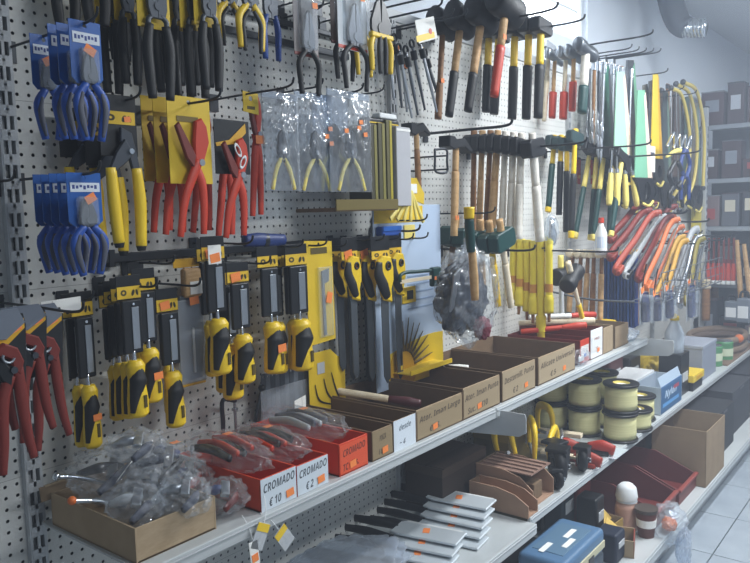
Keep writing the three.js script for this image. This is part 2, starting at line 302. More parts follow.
function slipPliers(g, w, h) {        // slip-joint pliers, yellow dipped handles, black header card
  part(g, 'card', rb(w, h * 0.4, 0.002, 0.0008, [0, -h * 0.2, -0.004]), C.blackPlastic);
  part(g, 'print_strip', bx(w * 0.9, h * 0.085, 0.0008), P.yellowStrip, [0, -h * 0.15, -0.002]);
  sticker(g, w * 0.24, -h * 0.155, -0.001, 0.016, 0.1);
  part(g, 'fixed_jaw', plate([[-w * 0.02, -h * 0.22], [w * 0.24, -h * 0.25], [w * 0.36, -h * 0.4], [w * 0.42, -h * 0.5], [w * 0.26, -h * 0.5], [w * 0.14, -h * 0.36], [-w * 0.04, -h * 0.3]], 0.01, 0.002), C.darkSteel, [0, 0, 0.006]);
  part(g, 'moving_jaw', plate([[w * 0.02, -h * 0.3], [w * 0.22, -h * 0.38], [w * 0.02, -h * 0.44], [-w * 0.28, -h * 0.5], [-w * 0.42, -h * 0.5], [-w * 0.2, -h * 0.38]], 0.009, 0.002), C.darkSteel, [0, 0, 0.012]);
  part(g, 'pivot', cyl(0.006, 0.006, 0.022).rotateX(Math.PI / 2), C.chrome, [w * 0.16, -h * 0.37, 0.009]);
  part(g, 'handle', sweep([[-w * 0.36, -h * 0.48, 0.01], [-w * 0.33, -h * 0.7, 0.01], [-w * 0.26, -h * 0.97, 0.01]], [0.0115, 0.014, 0.0125], 0.75), C.yellow);
  part(g, 'handle', sweep([[w * 0.33, -h * 0.48, 0.01], [w * 0.38, -h * 0.7, 0.01], [w * 0.34, -h, 0.01]], [0.0115, 0.014, 0.0125], 0.75), C.yellow);
  for (const [x, y] of [[-w * 0.26, -h * 0.965], [w * 0.34, -h * 0.995]]) part(g, 'end_cap', sweep([[x, y, 0.01], [x, y - 0.012, 0.01]], [0.0126, 0.009], 0.75), C.blackRubber);
}
function redWrench(g, w, h, card) {     // red gripping pliers with long crossing handles, some on a yellow card
  const top = card ? -h * 0.16 : 0, m = C.red;
  if (card === 'yellow') { part(g, 'card', plate([[-w * 0.5, 0], [w * 0.5, 0], [w * 0.5, -h * 0.62], [-w * 0.5, -h * 0.62]], 0.002, 0.0005, [[0, -0.012, 0.005]]), C.yellowCard, [0, 0, -0.008]); part(g, 'print_strip', bx(w * 0.5, h * 0.04, 0.0008), mt('#7a651c', 0.6), [-w * 0.05, -h * 0.16, -0.006]); }
  if (card === 'black') { part(g, 'card', rb(w * 1.05, h * 0.46, 0.002, 0.0008, [0, -h * 0.23, -0.008]), C.blackPlastic); part(g, 'print_strip', plate([[-w * 0.5, -h * 0.2], [-w * 0.1, -h * 0.17], [w * 0.4, -h * 0.02], [w * 0.42, -h * 0.1], [w * 0.1, -h * 0.2], [-w * 0.48, -h * 0.23]], 0.001, 0), C.yellowDeep, [0, 0, -0.006]); }
  part(g, 'fixed_jaw', plate([[w * 0.08, top - h * 0.02], [w * 0.2, top], [w * 0.3, top - h * 0.05], [w * 0.34, top - h * 0.16], [w * 0.2, top - h * 0.3], [w * 0.02, top - h * 0.34], [w * 0.03, top - h * 0.16]], 0.012, 0.003), m, [0, 0, 0.002]);
  part(g, 'moving_jaw', plate([[-w * 0.42, top - h * 0.06], [-w * 0.36, top - h * 0.04], [-w * 0.02, top - h * 0.26], [-w * 0.06, top - h * 0.34], [-w * 0.2, top - h * 0.28]], 0.01, 0.002), C.redDark, [0, 0, 0.008]);
  part(g, 'adjusting_nut', cyl(0.008, 0.008, 0.018, null, 12).rotateX(Math.PI / 2), C.steel, [w * 0.12, top - h * 0.31, 0.006]);
  if (card === 'black') for (const [x, y, t] of [[0.0, 0.1, 0.5], [0.14, 0.2, -0.5]]) part(g, 'jaw_outline', new THREE.TorusGeometry(w * 0.11, w * 0.03, 6, 16).scale(0.6, 1.3, 0.6), C.white, [x * w, top - h * y, 0.012], [0, 0, t]);
  part(g, 'handle', sweep([[w * 0.08, top - h * 0.3, 0.008], [-w * 0.1, top - h * 0.42, 0.008], [-w * 0.3, -h * 0.75, 0.008], [-w * 0.44, -h, 0.008]], [0.011, 0.012, 0.0105, 0.0085], 0.6), m);
  part(g, 'handle', sweep([[-w * 0.02, top - h * 0.3, 0.001], [w * 0.16, top - h * 0.44, 0.001], [w * 0.2, -h * 0.75, 0.001], [w * 0.16, -h * 0.99, 0.001]], [0.011, 0.012, 0.0105, 0.0085], 0.6), m);
}
function chisel(g, w, h, o = {}) {      // wood chisel: header card, black blade guard, shank, yellow-and-black handle
  const c = o.card ?? 0.17, q = 0.55, hw = w / 2;
  if (c) { part(g, 'card', rb(w * 1.15, h * c, 0.0025, 0.001, [0, -h * c / 2, -0.004]), C.blackPlastic);
    const st = part(g, 'print_strip', bx(w * 1.12, h * 0.085, 0.001), P.yellowStrip, [0, -h * c + h * 0.05, -0.0022]); void st; }
  if (o.sticker) sticker(g, -w * 0.15, -h * c + h * 0.05, 0.0005, w * 0.5, 0.15);
  part(g, 'blade_guard', rb(w * 0.92, h * (q - c), 0.011, 0.004, [0, -h * (c + q) / 2, 0.001]), C.blackPlastic);
  part(g, 'blade', rb(w * 0.34, h * (q - c) * 0.78, 0.003, 0.001, [w * 0.12, -h * (c + q) / 2 - h * 0.01, 0.0072]), C.steel);
  part(g, 'rivet', cyl(0.003, 0.003, 0.003).rotateX(Math.PI / 2), C.chrome, [0.05 * w, -h * (c + 0.03), 0.0075]);
  part(g, 'shank', sweep([[0, -h * (q - 0.02), 0.003], [0, -h * (q + 0.07), 0.004]], [0.004, 0.0055]), C.chrome);
  const y0 = -h * (q + 0.045), L = h * (1 - q - 0.045);
  part(g, 'handle', sweep([[0, y0, 0.006], [0, y0 - L * 0.1, 0.006], [0, y0 - L * 0.33, 0.006], [0.02 * w, y0 - L * 0.7, 0.006], [0.02 * w, y0 - L * 0.95, 0.006], [0.02 * w, y0 - L, 0.006]], [hw * 0.55, hw * 0.85, hw * 0.72, hw * 0.92, hw * 0.92, hw * 0.7], 0.85, 12), C.yellow);
  part(g, 'grip_inlay', sweep([[hw * 0.05, y0 - L * 0.12, 0.006 + hw * 0.4], [-hw * 0.04, y0 - L * 0.34, 0.006 + hw * 0.36], [-hw * 0.42, y0 - L * 0.6, 0.006 + hw * 0.42], [-hw * 0.6, y0 - L * 0.9, 0.006 + hw * 0.3]], [hw * 0.34, hw * 0.8, hw * 0.52, hw * 0.32], 0.75, 10), C.blackRubber);
  part(g, 'maker_plate', rb(hw * 0.3, L * 0.22, 0.003, 0.001, [hw * 0.28, y0 - L * 0.72, 0.006 + hw * 0.8]), mt('#57470f', 0.5));
  if (o.tag) sticker(g, hw * 0.15, y0 - L * 0.5, 0.008 + hw * 0.85, hw * 0.9, 0.05);
}
function rasp(g, w, h, o = {}) {        // file hung by its yellow-and-black handle, blade below
  const k = o.k ?? 0.44;
  part(g, 'card', rb(w * 1.1, h * 0.15, 0.002, 0.0008, [0, -h * 0.075, -0.004]), C.blackPlastic);
  part(g, 'print_strip', bx(w * 1.05, h * 0.055, 0.0008), P.yellowStrip, [0, -h * 0.125, -0.002]);
  if (o.sticker) sticker(g, -w * 0.1, -h * 0.12, 0, w * 0.5, 0.2);
  part(g, 'handle', plate([[-w * 0.3, -h * 0.17], [-w * 0.05, -h * 0.14], [w * 0.34, -h * 0.15], [w * 0.46, -h * 0.22], [w * 0.46, -h * 0.3], [w * 0.32, -h * 0.36], [w * 0.36, -h * k], [-w * 0.02, -h * (k - 0.02)], [-w * 0.14, -h * 0.34], [-w * 0.4, -h * 0.28]], 0.02, 0.005, [[w * 0.16, -h * 0.2, w * 0.1]]), C.yellow, [0, 0, 0.006]);
  part(g, 'grip_inlay', sweep([[-w * 0.3, -h * 0.17, 0.012], [-w * 0.34, -h * 0.25, 0.012], [-w * 0.12, -h * 0.33, 0.014], [w * 0.12, -h * (k - 0.03), 0.012]], [w * 0.14, w * 0.22, w * 0.24, w * 0.18], 0.6), C.blackRubber);
  part(g, 'hang_ring', new THREE.TorusGeometry(w * 0.13, w * 0.045, 8, 16), C.blackRubber, [w * 0.16, -h * 0.2, 0.016]);
  part(g, 'blade', plate([[-w * 0.2, -h * (k - 0.03)], [w * 0.22, -h * (k - 0.03)], [w * 0.24, -h * 0.97], [w * 0.05, -h], [-w * 0.12, -h * 0.95]], 0.0035, 0.0008), mt('#5d6267', 0.5, 0.6), [w * 0.05, 0, 0.005]);
}
function hammer(g, L, o) {              // head across the top, shaft hanging down; o: head [w,h,d], shape, head material, shaft segments [[from,to,material,radius]...]
  const [hw, hh] = o.head || [0, 0]; let hd = o.head ? o.head[2] : 0;
  if (o.gap && o.head) hd = Math.min(hd, o.gap * 0.94);
  if (o.head) {
    let head;
    if (o.shape === 'round') head = lathe([[0, -hw / 2], [hh * 0.42, -hw / 2], [hh / 2, -hw * 0.42], [hh * 0.5, -hw * 0.2], [hh * 0.44, -hw * 0.1], [hh * 0.44, hw * 0.1], [hh * 0.5, hw * 0.2], [hh / 2, hw * 0.42], [hh * 0.42, hw / 2], [0, hw / 2]]).rotateZ(Math.PI / 2).scale(1, 1, o.gap ? Math.min(1, o.gap * 0.94 / hh) : 1);
    else if (o.shape === 'claw') head = plate([[-hw / 2, -hh * 0.3], [-hw * 0.5, hh * 0.3], [-hw * 0.3, hh * 0.32], [-hw * 0.2, hh * 0.15], [hw * 0.15, hh * 0.35], [hw * 0.5, -hh * 0.25], [hw * 0.48, -hh * 0.4], [hw * 0.16, -hh * 0.12], [-hw * 0.18, -hh * 0.3], [-hw * 0.3, -hh * 0.42]], hd, 0.003);
    else if (o.shape === 'hatchet') head = plate([[-hw * 0.5, -hh * 0.25], [-hw * 0.5, hh * 0.3], [-hw * 0.1, hh * 0.3], [hw * 0.5, hh * 0.5], [hw * 0.56, 0], [hw * 0.48, -hh * 0.9], [hw * 0.1, -hh * 0.3]], hd, 0.003);
    else head = plate([[-hw / 2, -hh * 0.36], [-hw * 0.5, hh * 0.36], [-hw * 0.42, hh / 2], [hw * 0.42, hh / 2], [hw / 2, hh * 0.36], [hw / 2, -hh * 0.36], [hw * 0.42, -hh / 2], [-hw * 0.42, -hh / 2]], hd, 0.004);
    part(g, 'head', head, o.hm, [0, o.hy ?? 0, 0]);
    if (o.face) for (const s of [-1, 1]) part(g, 'striking_face', cyl(hh * 0.36, hh * 0.36, 0.012, [0, s * hw * 0.51, 0], 16).rotateZ(Math.PI / 2), o.face, [0, o.hy ?? 0, 0]);
  }
  if (o.stub) part(g, 'handle_end', sweep([[0, 0, 0], [0, o.stub, 0]], [0.017, 0.016], 0.8), o.stubMat || o.seg[0][2], [0, (hh || 0) / 2 - 0.004, 0]);
  o.seg.forEach(([a, b, m, r0, r1], i) => part(g, i === 0 ? 'shaft' : i === o.seg.length - 1 && o.tip ? 'end_cap' : 'grip', sweep([[0, -L * a, 0], [0, -L * (a + b) / 2, 0], [0, -L * b, 0]], [r0, (r0 + (r1 ?? r0)) / 2 * 1.04, r1 ?? r0], 0.75, 12), m));
  if (o.tag) sticker(g, 0, -L * o.tag, 0.012, 0.022, 0.2);
}
// the clear distance between neighbours of a row that hangs on one hook
function gaps(rows, X) { const z = rows.map(([a]) => K(a[0], a[1], X).z); return z.map((q, i) => Math.min(...z.filter((_, k) => k !== i).map((r) => Math.abs(r - q)))); }
function wireHook(g, len, r = 0.0028) { // prong hook: back tab, straight wire, turned-up tip
  part(g, 'back_tab', rb(0.03, 0.045, 0.003, 0.001, [0, -0.008, 0.003]), C.wire);
  part(g, 'prong', sweep([[0, 0, 0.002], [0, 0, len * 0.5], [0, 0.001, len - 0.02], [0, 0.008, len - 0.004], [0, 0.02, len]], r, 1, 8), C.wire);
}
function hook(label, px, py, len, r) { const p = W(px, py, 0.001); const g = thing('wire_hook', label, 'hook', p, 0, 'wire prong hooks in the perforated panels'); wireHook(g, len, r); return g; }
// crumpled clear film: a lumpy closed sheet over whatever it wraps
function film(rx, ry, rz, amp, s, detail = 5) {
  const g0 = new THREE.IcosahedronGeometry(1, detail * 4); g0.deleteAttribute('normal'); g0.deleteAttribute('uv'); const g = mergeVertices(g0, 1e-5), p = g.attributes.position;
  g.setAttribute('uv', new THREE.Float32BufferAttribute(new Float32Array(p.count * 2), 2));
  for (let i = 0; i < p.count; i++) {
    const v = V(p.getX(i), p.getY(i), p.getZ(i));
    const n = Math.abs(noise.noise(v.x * 2.3 + s, v.y * 2.3, v.z * 2.3)) * 1.2 + Math.abs(noise.noise(v.x * 4.3, v.y * 4.3 + s, v.z * 4.3)) * 0.6 + Math.abs(noise.noise(v.x * 9, v.y * 9, v.z * 9 + s)) * 0.14;
    const k = 1 + amp * 0.8 * (n - 0.5);
    p.setXYZ(i, v.x * rx * k, v.y * ry * k, v.z * rz * k);
  }
  g.computeVertexNormals(); return g;
}
// open cardboard tray seated at its base: width (x), height, depth (z, backwards from the front)
function openBox(g, w, h, d, o = {}) {
  const t = 0.004, m = o.mat || C.card, mi = o.inner || m, fh = o.frontH || h;
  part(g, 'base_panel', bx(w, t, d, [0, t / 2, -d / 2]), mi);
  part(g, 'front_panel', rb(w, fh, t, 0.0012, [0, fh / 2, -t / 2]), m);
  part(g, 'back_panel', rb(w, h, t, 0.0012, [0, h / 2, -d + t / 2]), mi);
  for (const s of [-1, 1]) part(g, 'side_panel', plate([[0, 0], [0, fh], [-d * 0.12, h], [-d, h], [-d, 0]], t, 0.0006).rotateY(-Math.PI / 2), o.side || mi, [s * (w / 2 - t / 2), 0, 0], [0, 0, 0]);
  if (o.label) part(g, 'label', bx(w * (o.lw || 0.96), fh * (o.lh || 0.9), 0.0012), o.label, [w * (o.lx || 0), fh * 0.5, 0.001]);
  if (o.sticker !== undefined) sticker(g, w * o.sticker, fh * 0.26, 0.003, 0.024, 0.1);
}
// ---------- hanging goods, from the near end of the wall to the far end ----------
// blue pliers on two hooks
{
  const upX = W(8, 54).x, loX = W(17, 186).x;
  [[72, 22, 103, 141], [60, 26, 92, 140], [51, 27, 82, 140], [33, 36, 60, 140]].forEach((b, i) => hang('carded_pliers', `blue-handled pliers on a blue card, ${ORD[i]} on the upper hook`, 'pliers', b, { X: upX }, 'blue carded pliers on the upper hook', bluePliers, i + 1));
  [[69, 173, 103, 275], [60, 174, 94, 274], [52, 174, 84, 274], [44, 175, 76, 272], [36, 175, 66, 272]].forEach((b, i) => hang('carded_pliers', `blue-handled pliers on a blue card, ${ORD[i]} on the lower hook`, 'pliers', b, { X: loX }, 'blue carded pliers on the lower hook', bluePliers, i === 0 ? 2 : i === 2 ? 3 : 0));
  hook('wire hook carrying the upper row of blue carded pliers', 8, 48, 0.34);
  hook('wire hook carrying the lower row of blue carded pliers', 17, 180, 0.32);
  hook('short bright wire hook on the upright beside the lower blue pliers', -8, 182, 0.1);
}
// long black-handled cutters along the top
{
  const B = [[[52, -45, 76, 27], .08], [[82, -45, 106, 25], .14], [[99, -40, 118, 93], .06], [[118, -40, 137, 84], .1], [[142, -40, 171, 99], .22], [[152, -36, 177, 93], .08], [[170, -36, 190, 98], .12], [[184, -36, 205, 97], .17], [[198, -36, 219, 90], .2], [[108, -42, 127, 60], .03], [[160, -40, 182, 84], .03], [[190, -38, 211, 86], .05]];
  const ord = ['yellow-carded cutters whose ends show just above the upper blue pliers', 'yellow-carded cutters above the blue card, beside the hanging black grips', 'long black-handled cutters next to the upper blue pliers', 'long black-handled cutters, second along from the upper blue pliers', 'large black-handled cutters with an arched bow, over the yellow cards', 'long black-handled cutters tucked behind the arched pair', 'long black-handled cutters just past the arched pair', 'long black-handled cutters, second past the arched pair', 'long black-handled cutters at the end of the row by the bowed yellow pliers', 'shorter black-handled cutters against the panel by the upper blue pliers', 'black-handled cutters against the panel behind the arched pair', 'black-handled cutters against the panel near the end of the row'];
  B.forEach(([b, z], i) => hang('end_cutters', ord[i], 'cutters', b, { z }, 'black-handled cutters along the top', pincers));
  hook('wire hook carrying the near group of black-handled cutters', 95, -30, 0.25); hook('wire hook carrying the main group of black-handled cutters', 150, -25, 0.28);
  hang('side_cutters', 'bowed yellow-and-black pliers next to the black-handled cutters', 'pliers', [216, -30, 242, 47], { z: 0.14 }, 'bowed yellow pliers', curvedPliers, C.yellow, C.blackRubber);
  hang('side_cutters', 'bowed yellow-and-black pliers next to the small blue-handled pair', 'pliers', [237, -30, 263, 52], { z: 0.2 }, 'bowed yellow pliers', curvedPliers, C.yellow, C.blackRubber);
  hang('pliers', 'small pliers with plain straight blue handles under the top rail', 'pliers', [261, -25, 280, 62], { z: 0.1 }, null, straightPliers, C.blue);
  hang('carded_pliers', 'black-handled pliers on a grey card with dark red edge', 'pliers', [294, -6, 318, 95], { z: 0.2 }, 'black-handled carded pliers', cardPliers, C.greyCard, C.blackRubber);
  hang('carded_pliers', 'black-handled pliers on a brown card, half behind the white card', 'pliers', [331, -12, 352, 80], { z: 0.12 }, 'black-handled carded pliers', cardPliers, C.brownCard, C.blackRubber);
  hang('carded_pliers', 'black-handled pliers on a white card with red edges', 'pliers', [338, -14, 367, 90], { z: 0.2 }, 'black-handled carded pliers', cardPliers, C.white, C.blackRubber, C.red);
  hang('carded_pliers', 'black-handled pliers on a dark card, just behind the yellow cutters', 'pliers', [352, -14, 370, 76], { z: 0.13 }, 'black-handled carded pliers', cardPliers, C.blackPlastic, C.yellow);
  hang('side_cutters', 'yellow-and-black straight pliers in front beside the white card', 'pliers', [367, 0, 394, 74], { z: 0.22 }, null, straightPliers, C.yellow, C.blackRubber);
  [[280, 6], [283, 18], [318, 6], [322, 22]].forEach(([x, y], i) => hook(['upper bare wire hook before the grey card', 'lower bare wire hook before the grey card', 'upper bare wire hook between the grey and white cards', 'lower bare wire hook between the grey and white cards'][i], x, y, 0.16));
  hook('bare wire hook reaching out above the clear bags', 280, 93, 0.17); hook('long bare wire hook above the clear bags with upturned tip', 313, 98, 0.2); hook('bare wire hook above the far clear bag', 345, 97, 0.16);
  // cross rails clipped to the panel
  const rail = (label, p0, p1, t) => { const a = W(...p0), b = W(...p1); const g = thing('cross_rail', label, 'rail', [a.x, a.y, 0.012]); const w = b.x - a.x; part(g, 'bar', rb(w, t, 0.012, 0.003, [w / 2, 0, 0]), C.wire); part(g, 'clip', bx(0.012, t * 1.6, 0.02, [0.02, 0, -0.002]), C.wire); part(g, 'clip', bx(0.012, t * 1.6, 0.02, [w - 0.02, 0, -0.002]), C.wire); };
  rail('dark cross rail on the panel behind the bowed yellow pliers, lower one', [205, 26], [345, 43], 0.02); rail('dark cross rail on the panel behind the grey card, upper one', [205, 4], [345, 25], 0.016);
}
// slip-joint pliers with yellow handles
hang('slip_joint_pliers', 'front yellow-handled slip-joint pliers with black header card', 'pliers', [103, 95, 140, 247], { z: 0.17 }, 'yellow-handled slip-joint pliers', slipPliers);
hang('slip_joint_pliers', 'yellow-handled slip-joint pliers hanging behind the front pair', 'pliers', [88, 108, 122, 252], { z: 0.08 }, 'yellow-handled slip-joint pliers', slipPliers);
hang('slip_joint_pliers', 'black slip-joint pliers half hidden between the two groups of blue pliers', 'pliers', [62, 108, 98, 232], { z: 0.05 }, 'yellow-handled slip-joint pliers', slipPliers);
hook('wire hook carrying the yellow-handled slip-joint pliers', 84, 108, 0.22);
// red gripping pliers
{
  const R = [[[172, 97, 214, 236], .2, 'yellow', 'orange-red gripping pliers in front on a bright yellow card'], [[158, 98, 190, 234], .13, 'yellow', 'red gripping pliers on the middle yellow card'], [[146, 97, 176, 232], .07, 'yellow', 'red gripping pliers on the rearmost yellow card'], [[186, 108, 216, 232], .05, '', 'dark red gripping pliers hanging uncarded behind the yellow cards'],
    [[219, 120, 252, 237], .2, 'black', 'red slip pliers on a black card with a curved yellow stripe'], [[212, 122, 238, 236], .12, '', 'red slip pliers hanging just behind the black card'], [[247, 98, 264, 216], .1, '', 'slim red-handled pliers under the yellow tag']];
  R.forEach(([b, z, c, l]) => { const g = hang('gripping_pliers', l, 'pliers', b, { z }, 'red-handled gripping pliers', redWrench, c); if (l.startsWith('slim')) { sticker(g, 0, -0.11, 0.02, 0.03, 0); } });
  hook('wire hook carrying the yellow-carded red pliers', 140, 112, 0.3); hook('wire hook carrying the black-carded red pliers', 213, 100, 0.3);
  const t = hang('hang_tag', 'small yellow hang tag above the slim red-handled pliers', 'tag', [243, 92, 258, 114], { z: 0.13 }, null, (g, w, h) => { part(g, 'tag_board', plate([[-w / 2, 0], [w / 2, -h * 0.05], [w / 2, -h], [-w / 2, -h * 0.9]], 0.002, 0.0005, [[0, -h * 0.3, w * 0.13]]), C.yellowCard); part(g, 'print_strip', bx(w * 0.5, h * 0.14, 0.0008), mt('#5a4a14', 0.6), [0, -h * 0.72, 0.0012]); }); void t;
  // at the near edge: dark red pipe pliers low on the wall
  const D = [[[-14, 325, 30, 472], .3, 'dark red pipe pliers in front, at the near edge of the wall'], [[8, 318, 50, 440], .22, 'dark red pipe pliers with splayed handles, beside the front pair'], [[22, 318, 66, 448], .16, 'dark red pipe pliers whose handle swings toward the carded chisels'], [[-20, 325, 12, 440], .2, 'dark red pipe pliers cut off by the near edge']];
  D.forEach(([b, z, l]) => hang('pipe_pliers', l, 'pliers', b, { z }, 'dark red pipe pliers low on the wall', (g, w, h) => {
    part(g, 'card', plate([[-w * 0.5, h * 0.06], [w * 0.55, h * 0.06], [w * 0.6, -h * 0.02], [w * 0.5, -h * 0.45], [-w * 0.5, -h * 0.45]], 0.002, 0.0005), C.blackPlastic, [0, 0, -0.012]);
    part(g, 'print_strip', plate([[-w * 0.5, -h * 0.1], [w * 0.1, -h * 0.1], [w * 0.56, h * 0.03], [w * 0.56, -h * 0.04], [w * 0.1, -h * 0.15], [-w * 0.5, -h * 0.14]], 0.001, 0), C.yellowDeep, [0, 0, -0.01]); sticker(g, w * 0.35, -h * 0.03, -0.008, 0.018, 0.4);
    part(g, 'header_fold', plate([[-w * 0.5, h * 0.1], [w * 0.4, h * 0.1], [w * 0.56, -h * 0.0], [w * 0.1, -h * 0.1], [-w * 0.5, -h * 0.09]], 0.003, 0.0006), mt('#6d7480', 0.5), [0, 0, -0.0085]);
    part(g, 'fixed_jaw', plate([[-w * 0.26, -h * 0.16], [-w * 0.02, -h * 0.13], [w * 0.24, -h * 0.17], [w * 0.36, -h * 0.26], [w * 0.28, -h * 0.34], [w * 0.16, -h * 0.3], [w * 0.12, -h * 0.23], [-w * 0.04, -h * 0.2], [-w * 0.22, -h * 0.2]], 0.014, 0.003), C.redDark);
    part(g, 'moving_jaw', plate([[-w * 0.34, -h * 0.23], [-w * 0.1, -h * 0.25], [w * 0.06, -h * 0.32], [0, -h * 0.4], [-w * 0.16, -h * 0.36], [-w * 0.3, -h * 0.27]], 0.012, 0.003), C.blackSteel, [0, 0, 0.008]);
    part(g, 'jaw_outline', new THREE.TorusGeometry(w * 0.13, w * 0.035, 6, 16, 3.4), C.steel, [0, -h * 0.21, 0.012], [0, 0, 2.6]);
    part(g, 'adjusting_nut', cyl(0.006, 0.006, 0.02).rotateX(Math.PI / 2), C.darkSteel, [w * 0.08, -h * 0.3, 0.008]);
    part(g, 'handle', sweep([[w * 0.02, -h * 0.34, 0.008], [-w * 0.18, -h * 0.5, 0.008], [-w * 0.24, -h * 0.8, 0.008], [-w * 0.3, -h, 0.008]], [0.01, 0.0115, 0.0095, 0.007], 0.6), C.redDark);
    part(g, 'handle', sweep([[w * 0.26, -h * 0.3, 0], [w * 0.3, -h * 0.5, 0], [w * 0.38, -h * 0.76, 0], [w * 0.5, -h * 0.95, 0]], [0.01, 0.0115, 0.0095, 0.007], 0.6), C.redDark);
  }));
  hook('wire hook carrying the dark red pipe pliers', -4, 302, 0.34);
}
// chisels: pixel box of the whole chisel, depth, options, what sets it apart
{
  const N = 'yellow-and-black chisel';
  const L = [
    [[68, 293, 84, 447], .06, { card: .16 }, `${N} behind its twin under the blank white tag`], [[77, 291, 96, 448], .1, { card: .16, tag: 1 }, `${N} with orange sticker on its grip, under the blank white tag`],
    [[104, 284, 121, 420], .05, {}, `${N}, rearmost of the four beside the white-tagged pair`], [[109, 280, 127, 418], .09, {}, `${N}, third from the front of the four beside the white-tagged pair`], [[116, 277, 135, 418], .13, { tag: 1 }, `${N}, second from the front of the four, sticker on grip`], [[122, 275, 143, 417], .17, {}, `${N}, frontmost of the four beside the white-tagged pair`],
    [[133, 262, 147, 401], .06, {}, `${N}, rear one of the pair past the four`], [[137, 268, 157, 402], .12, { tag: 1 }, `${N} with orange sticker, front one of the pair past the four`],
    [[160, 292, 173, 414], .06, {}, `${N} hidden behind the one before the grey sheathed saw`], [[161, 288, 180, 427], .12, { sticker: 1 }, `${N} with orange sticker on its card, before the grey sheathed saw`],
    [[201, 238, 218, 376], .09, {}, `${N} just past the grey sheathed saw, rear one`], [[206, 236, 226, 374], .16, { sticker: 1 }, `${N} just past the grey sheathed saw, front one under the white tag`], [[212, 262, 228, 392], .06, {}, `${N} hanging low behind the white-tagged front one`], [[219, 262, 238, 399], .1, {}, `${N} hanging lowest of all, over the slatted blades' near end`],
    [[231, 262, 250, 383], .14, { sticker: 1 }, `${N} by itself with its card above the lowest chisel`],
    [[268, 247, 283, 373], .09, {}, `${N}, rear one of the first pair above the hacksaw blades`], [[261, 246, 279, 373], .13, { tag: 1 }, `${N} with sticker, front one of the first pair above the hacksaw blades`],
    [[285, 245, 301, 369], .08, {}, `${N}, rear one of the second pair above the hacksaw blades`], [[289, 244, 308, 370], .13, { tag: 0 }, `${N}, front one of the second pair above the hacksaw blades`]];
  L.forEach(([b, z, o, l]) => hang('wood_chisel', l, 'chisel', b, { z }, 'yellow-and-black wood chisels', chisel, o));
  [[62, 297, .1, 'white-tagged pair of chisels'], [98, 283, .2, 'four chisels in a row'], [126, 262, .16, 'pair of chisels past the four'], [152, 283, .16, 'two chisels before the sheathed saw'], [193, 243, .2, 'chisels past the sheathed saw'], [222, 262, .16, 'lone chisel and the lowest one'], [255, 246, .16, 'first pair above the hacksaw blades'], [279, 245, .16, 'second pair above the hacksaw blades']].forEach(([x, y, d, l]) => hook(`wire hook carrying the ${l}`, x, y, d + 0.03));
  hang('blank_tag', 'blank white paper tag across the card of two chisels', 'tag', [41, 300, 81, 314], { z: 0.12 }, null, (g, w, h) => { part(g, 'tag_board', plate([[-w / 2, 0], [w / 2, h * 0.1], [w / 2, -h * 0.85], [-w / 2, -h]], 0.0016, 0.0004), C.paper); part(g, 'fold_line', bx(0.0015, h * 0.9, 0.0008), mt('#c9c9c4', 0.8), [-w * 0.22, -h * 0.45, 0.001]); });
  hang('hang_tag', 'white tag with orange sticker over the front chisel past the saw', 'tag', [208, 245, 221, 264], { z: 0.19 }, null, (g, w, h) => { part(g, 'tag_board', rb(w, h, 0.0018, 0.0006, [0, -h / 2, 0]), C.paper); sticker(g, 0, -h * 0.68, 0.0015, w * 0.75, 0.15); });
  hang('sheathed_saw', 'grey saw in a clear sleeve with pale wooden grip and orange sticker', 'saw', [176, 258, 203, 386], { z: 0.08 }, null, (g, w, h) => {
    part(g, 'header_card', rb(w, h * 0.07, 0.002, 0.001, [0, -h * 0.035, 0]), C.yellowDeep);
    part(g, 'grip', rb(w * 0.7, h * 0.23, 0.02, 0.008, [w * 0.1, -h * 0.19, 0.004]), C.wood); part(g, 'paper_label', bx(w * 0.5, h * 0.1, 0.001), C.paper, [w * 0.2, -h * 0.23, 0.0148]);
    sticker(g, w * 0.1, -h * 0.33, 0.012, w * 0.34, 0.1);
    part(g, 'blade', plate([[-w * 0.36, -h * 0.29], [w * 0.4, -h * 0.29], [w * 0.44, -h * 0.6], [w * 0.34, -h * 0.95], [-w * 0.36, -h * 0.95]], 0.003, 0.0006), mt('#6c7278', 0.35, 0.4), [0, 0, 0.003]);
    part(g, 'sleeve', rb(w * 0.96, h * 0.66, 0.008, 0.003, [0, -h * 0.65, 0.003]), C.hazyClear); part(g, 'sleeve_hem', rb(w * 0.9, h * 0.025, 0.006, 0.002, [0, -h * 0.985, 0.003]), C.yellowDeep); part(g, 'rib', rb(w * 0.1, h * 0.36, 0.006, 0.002, [w * 0.04, -h * 0.72, 0.006]), C.metalGrey);
  });
  // dark rail and a rolled blue sleeve lying on the hooks above the chisels
  stick('rolled_sleeve', 'navy blue rolled sleeve lying across hooks above the chisels', 'sleeve', [244, 241], [284, 240], { z: 0.12 }, null, (g, L) => { part(g, 'roll', sweep([[0, 0, 0], [0.002, -L * 0.3, 0.002], [0, -L * 0.7, 0], [0.001, -L, 0]], [0.016, 0.019, 0.018, 0.015], 0.7), C.navy); part(g, 'strap', cyl(0.0195, 0.0195, 0.015, [0, -L * 0.5, 0]).scale(1, 1, 0.75), C.blackPlastic); });
  { const a = W(140, 258), b = W(330, 240); const g = thing('cross_rail', 'dark slotted cross rail on the panel behind the chisel cards', 'rail', [W(96, 265).x, (a.y + b.y) / 2, 0.014]); const w = W(398, 240).x - W(96, 265).x; part(g, 'bar', rb(w, 0.022, 0.012, 0.003, [w / 2, 0, 0]), C.wire); part(g, 'clip', bx(0.014, 0.04, 0.02, [0.03, 0, -0.002]), C.wire); part(g, 'clip', bx(0.014, 0.04, 0.02, [w - 0.03, 0, -0.002]), C.wire); }
}
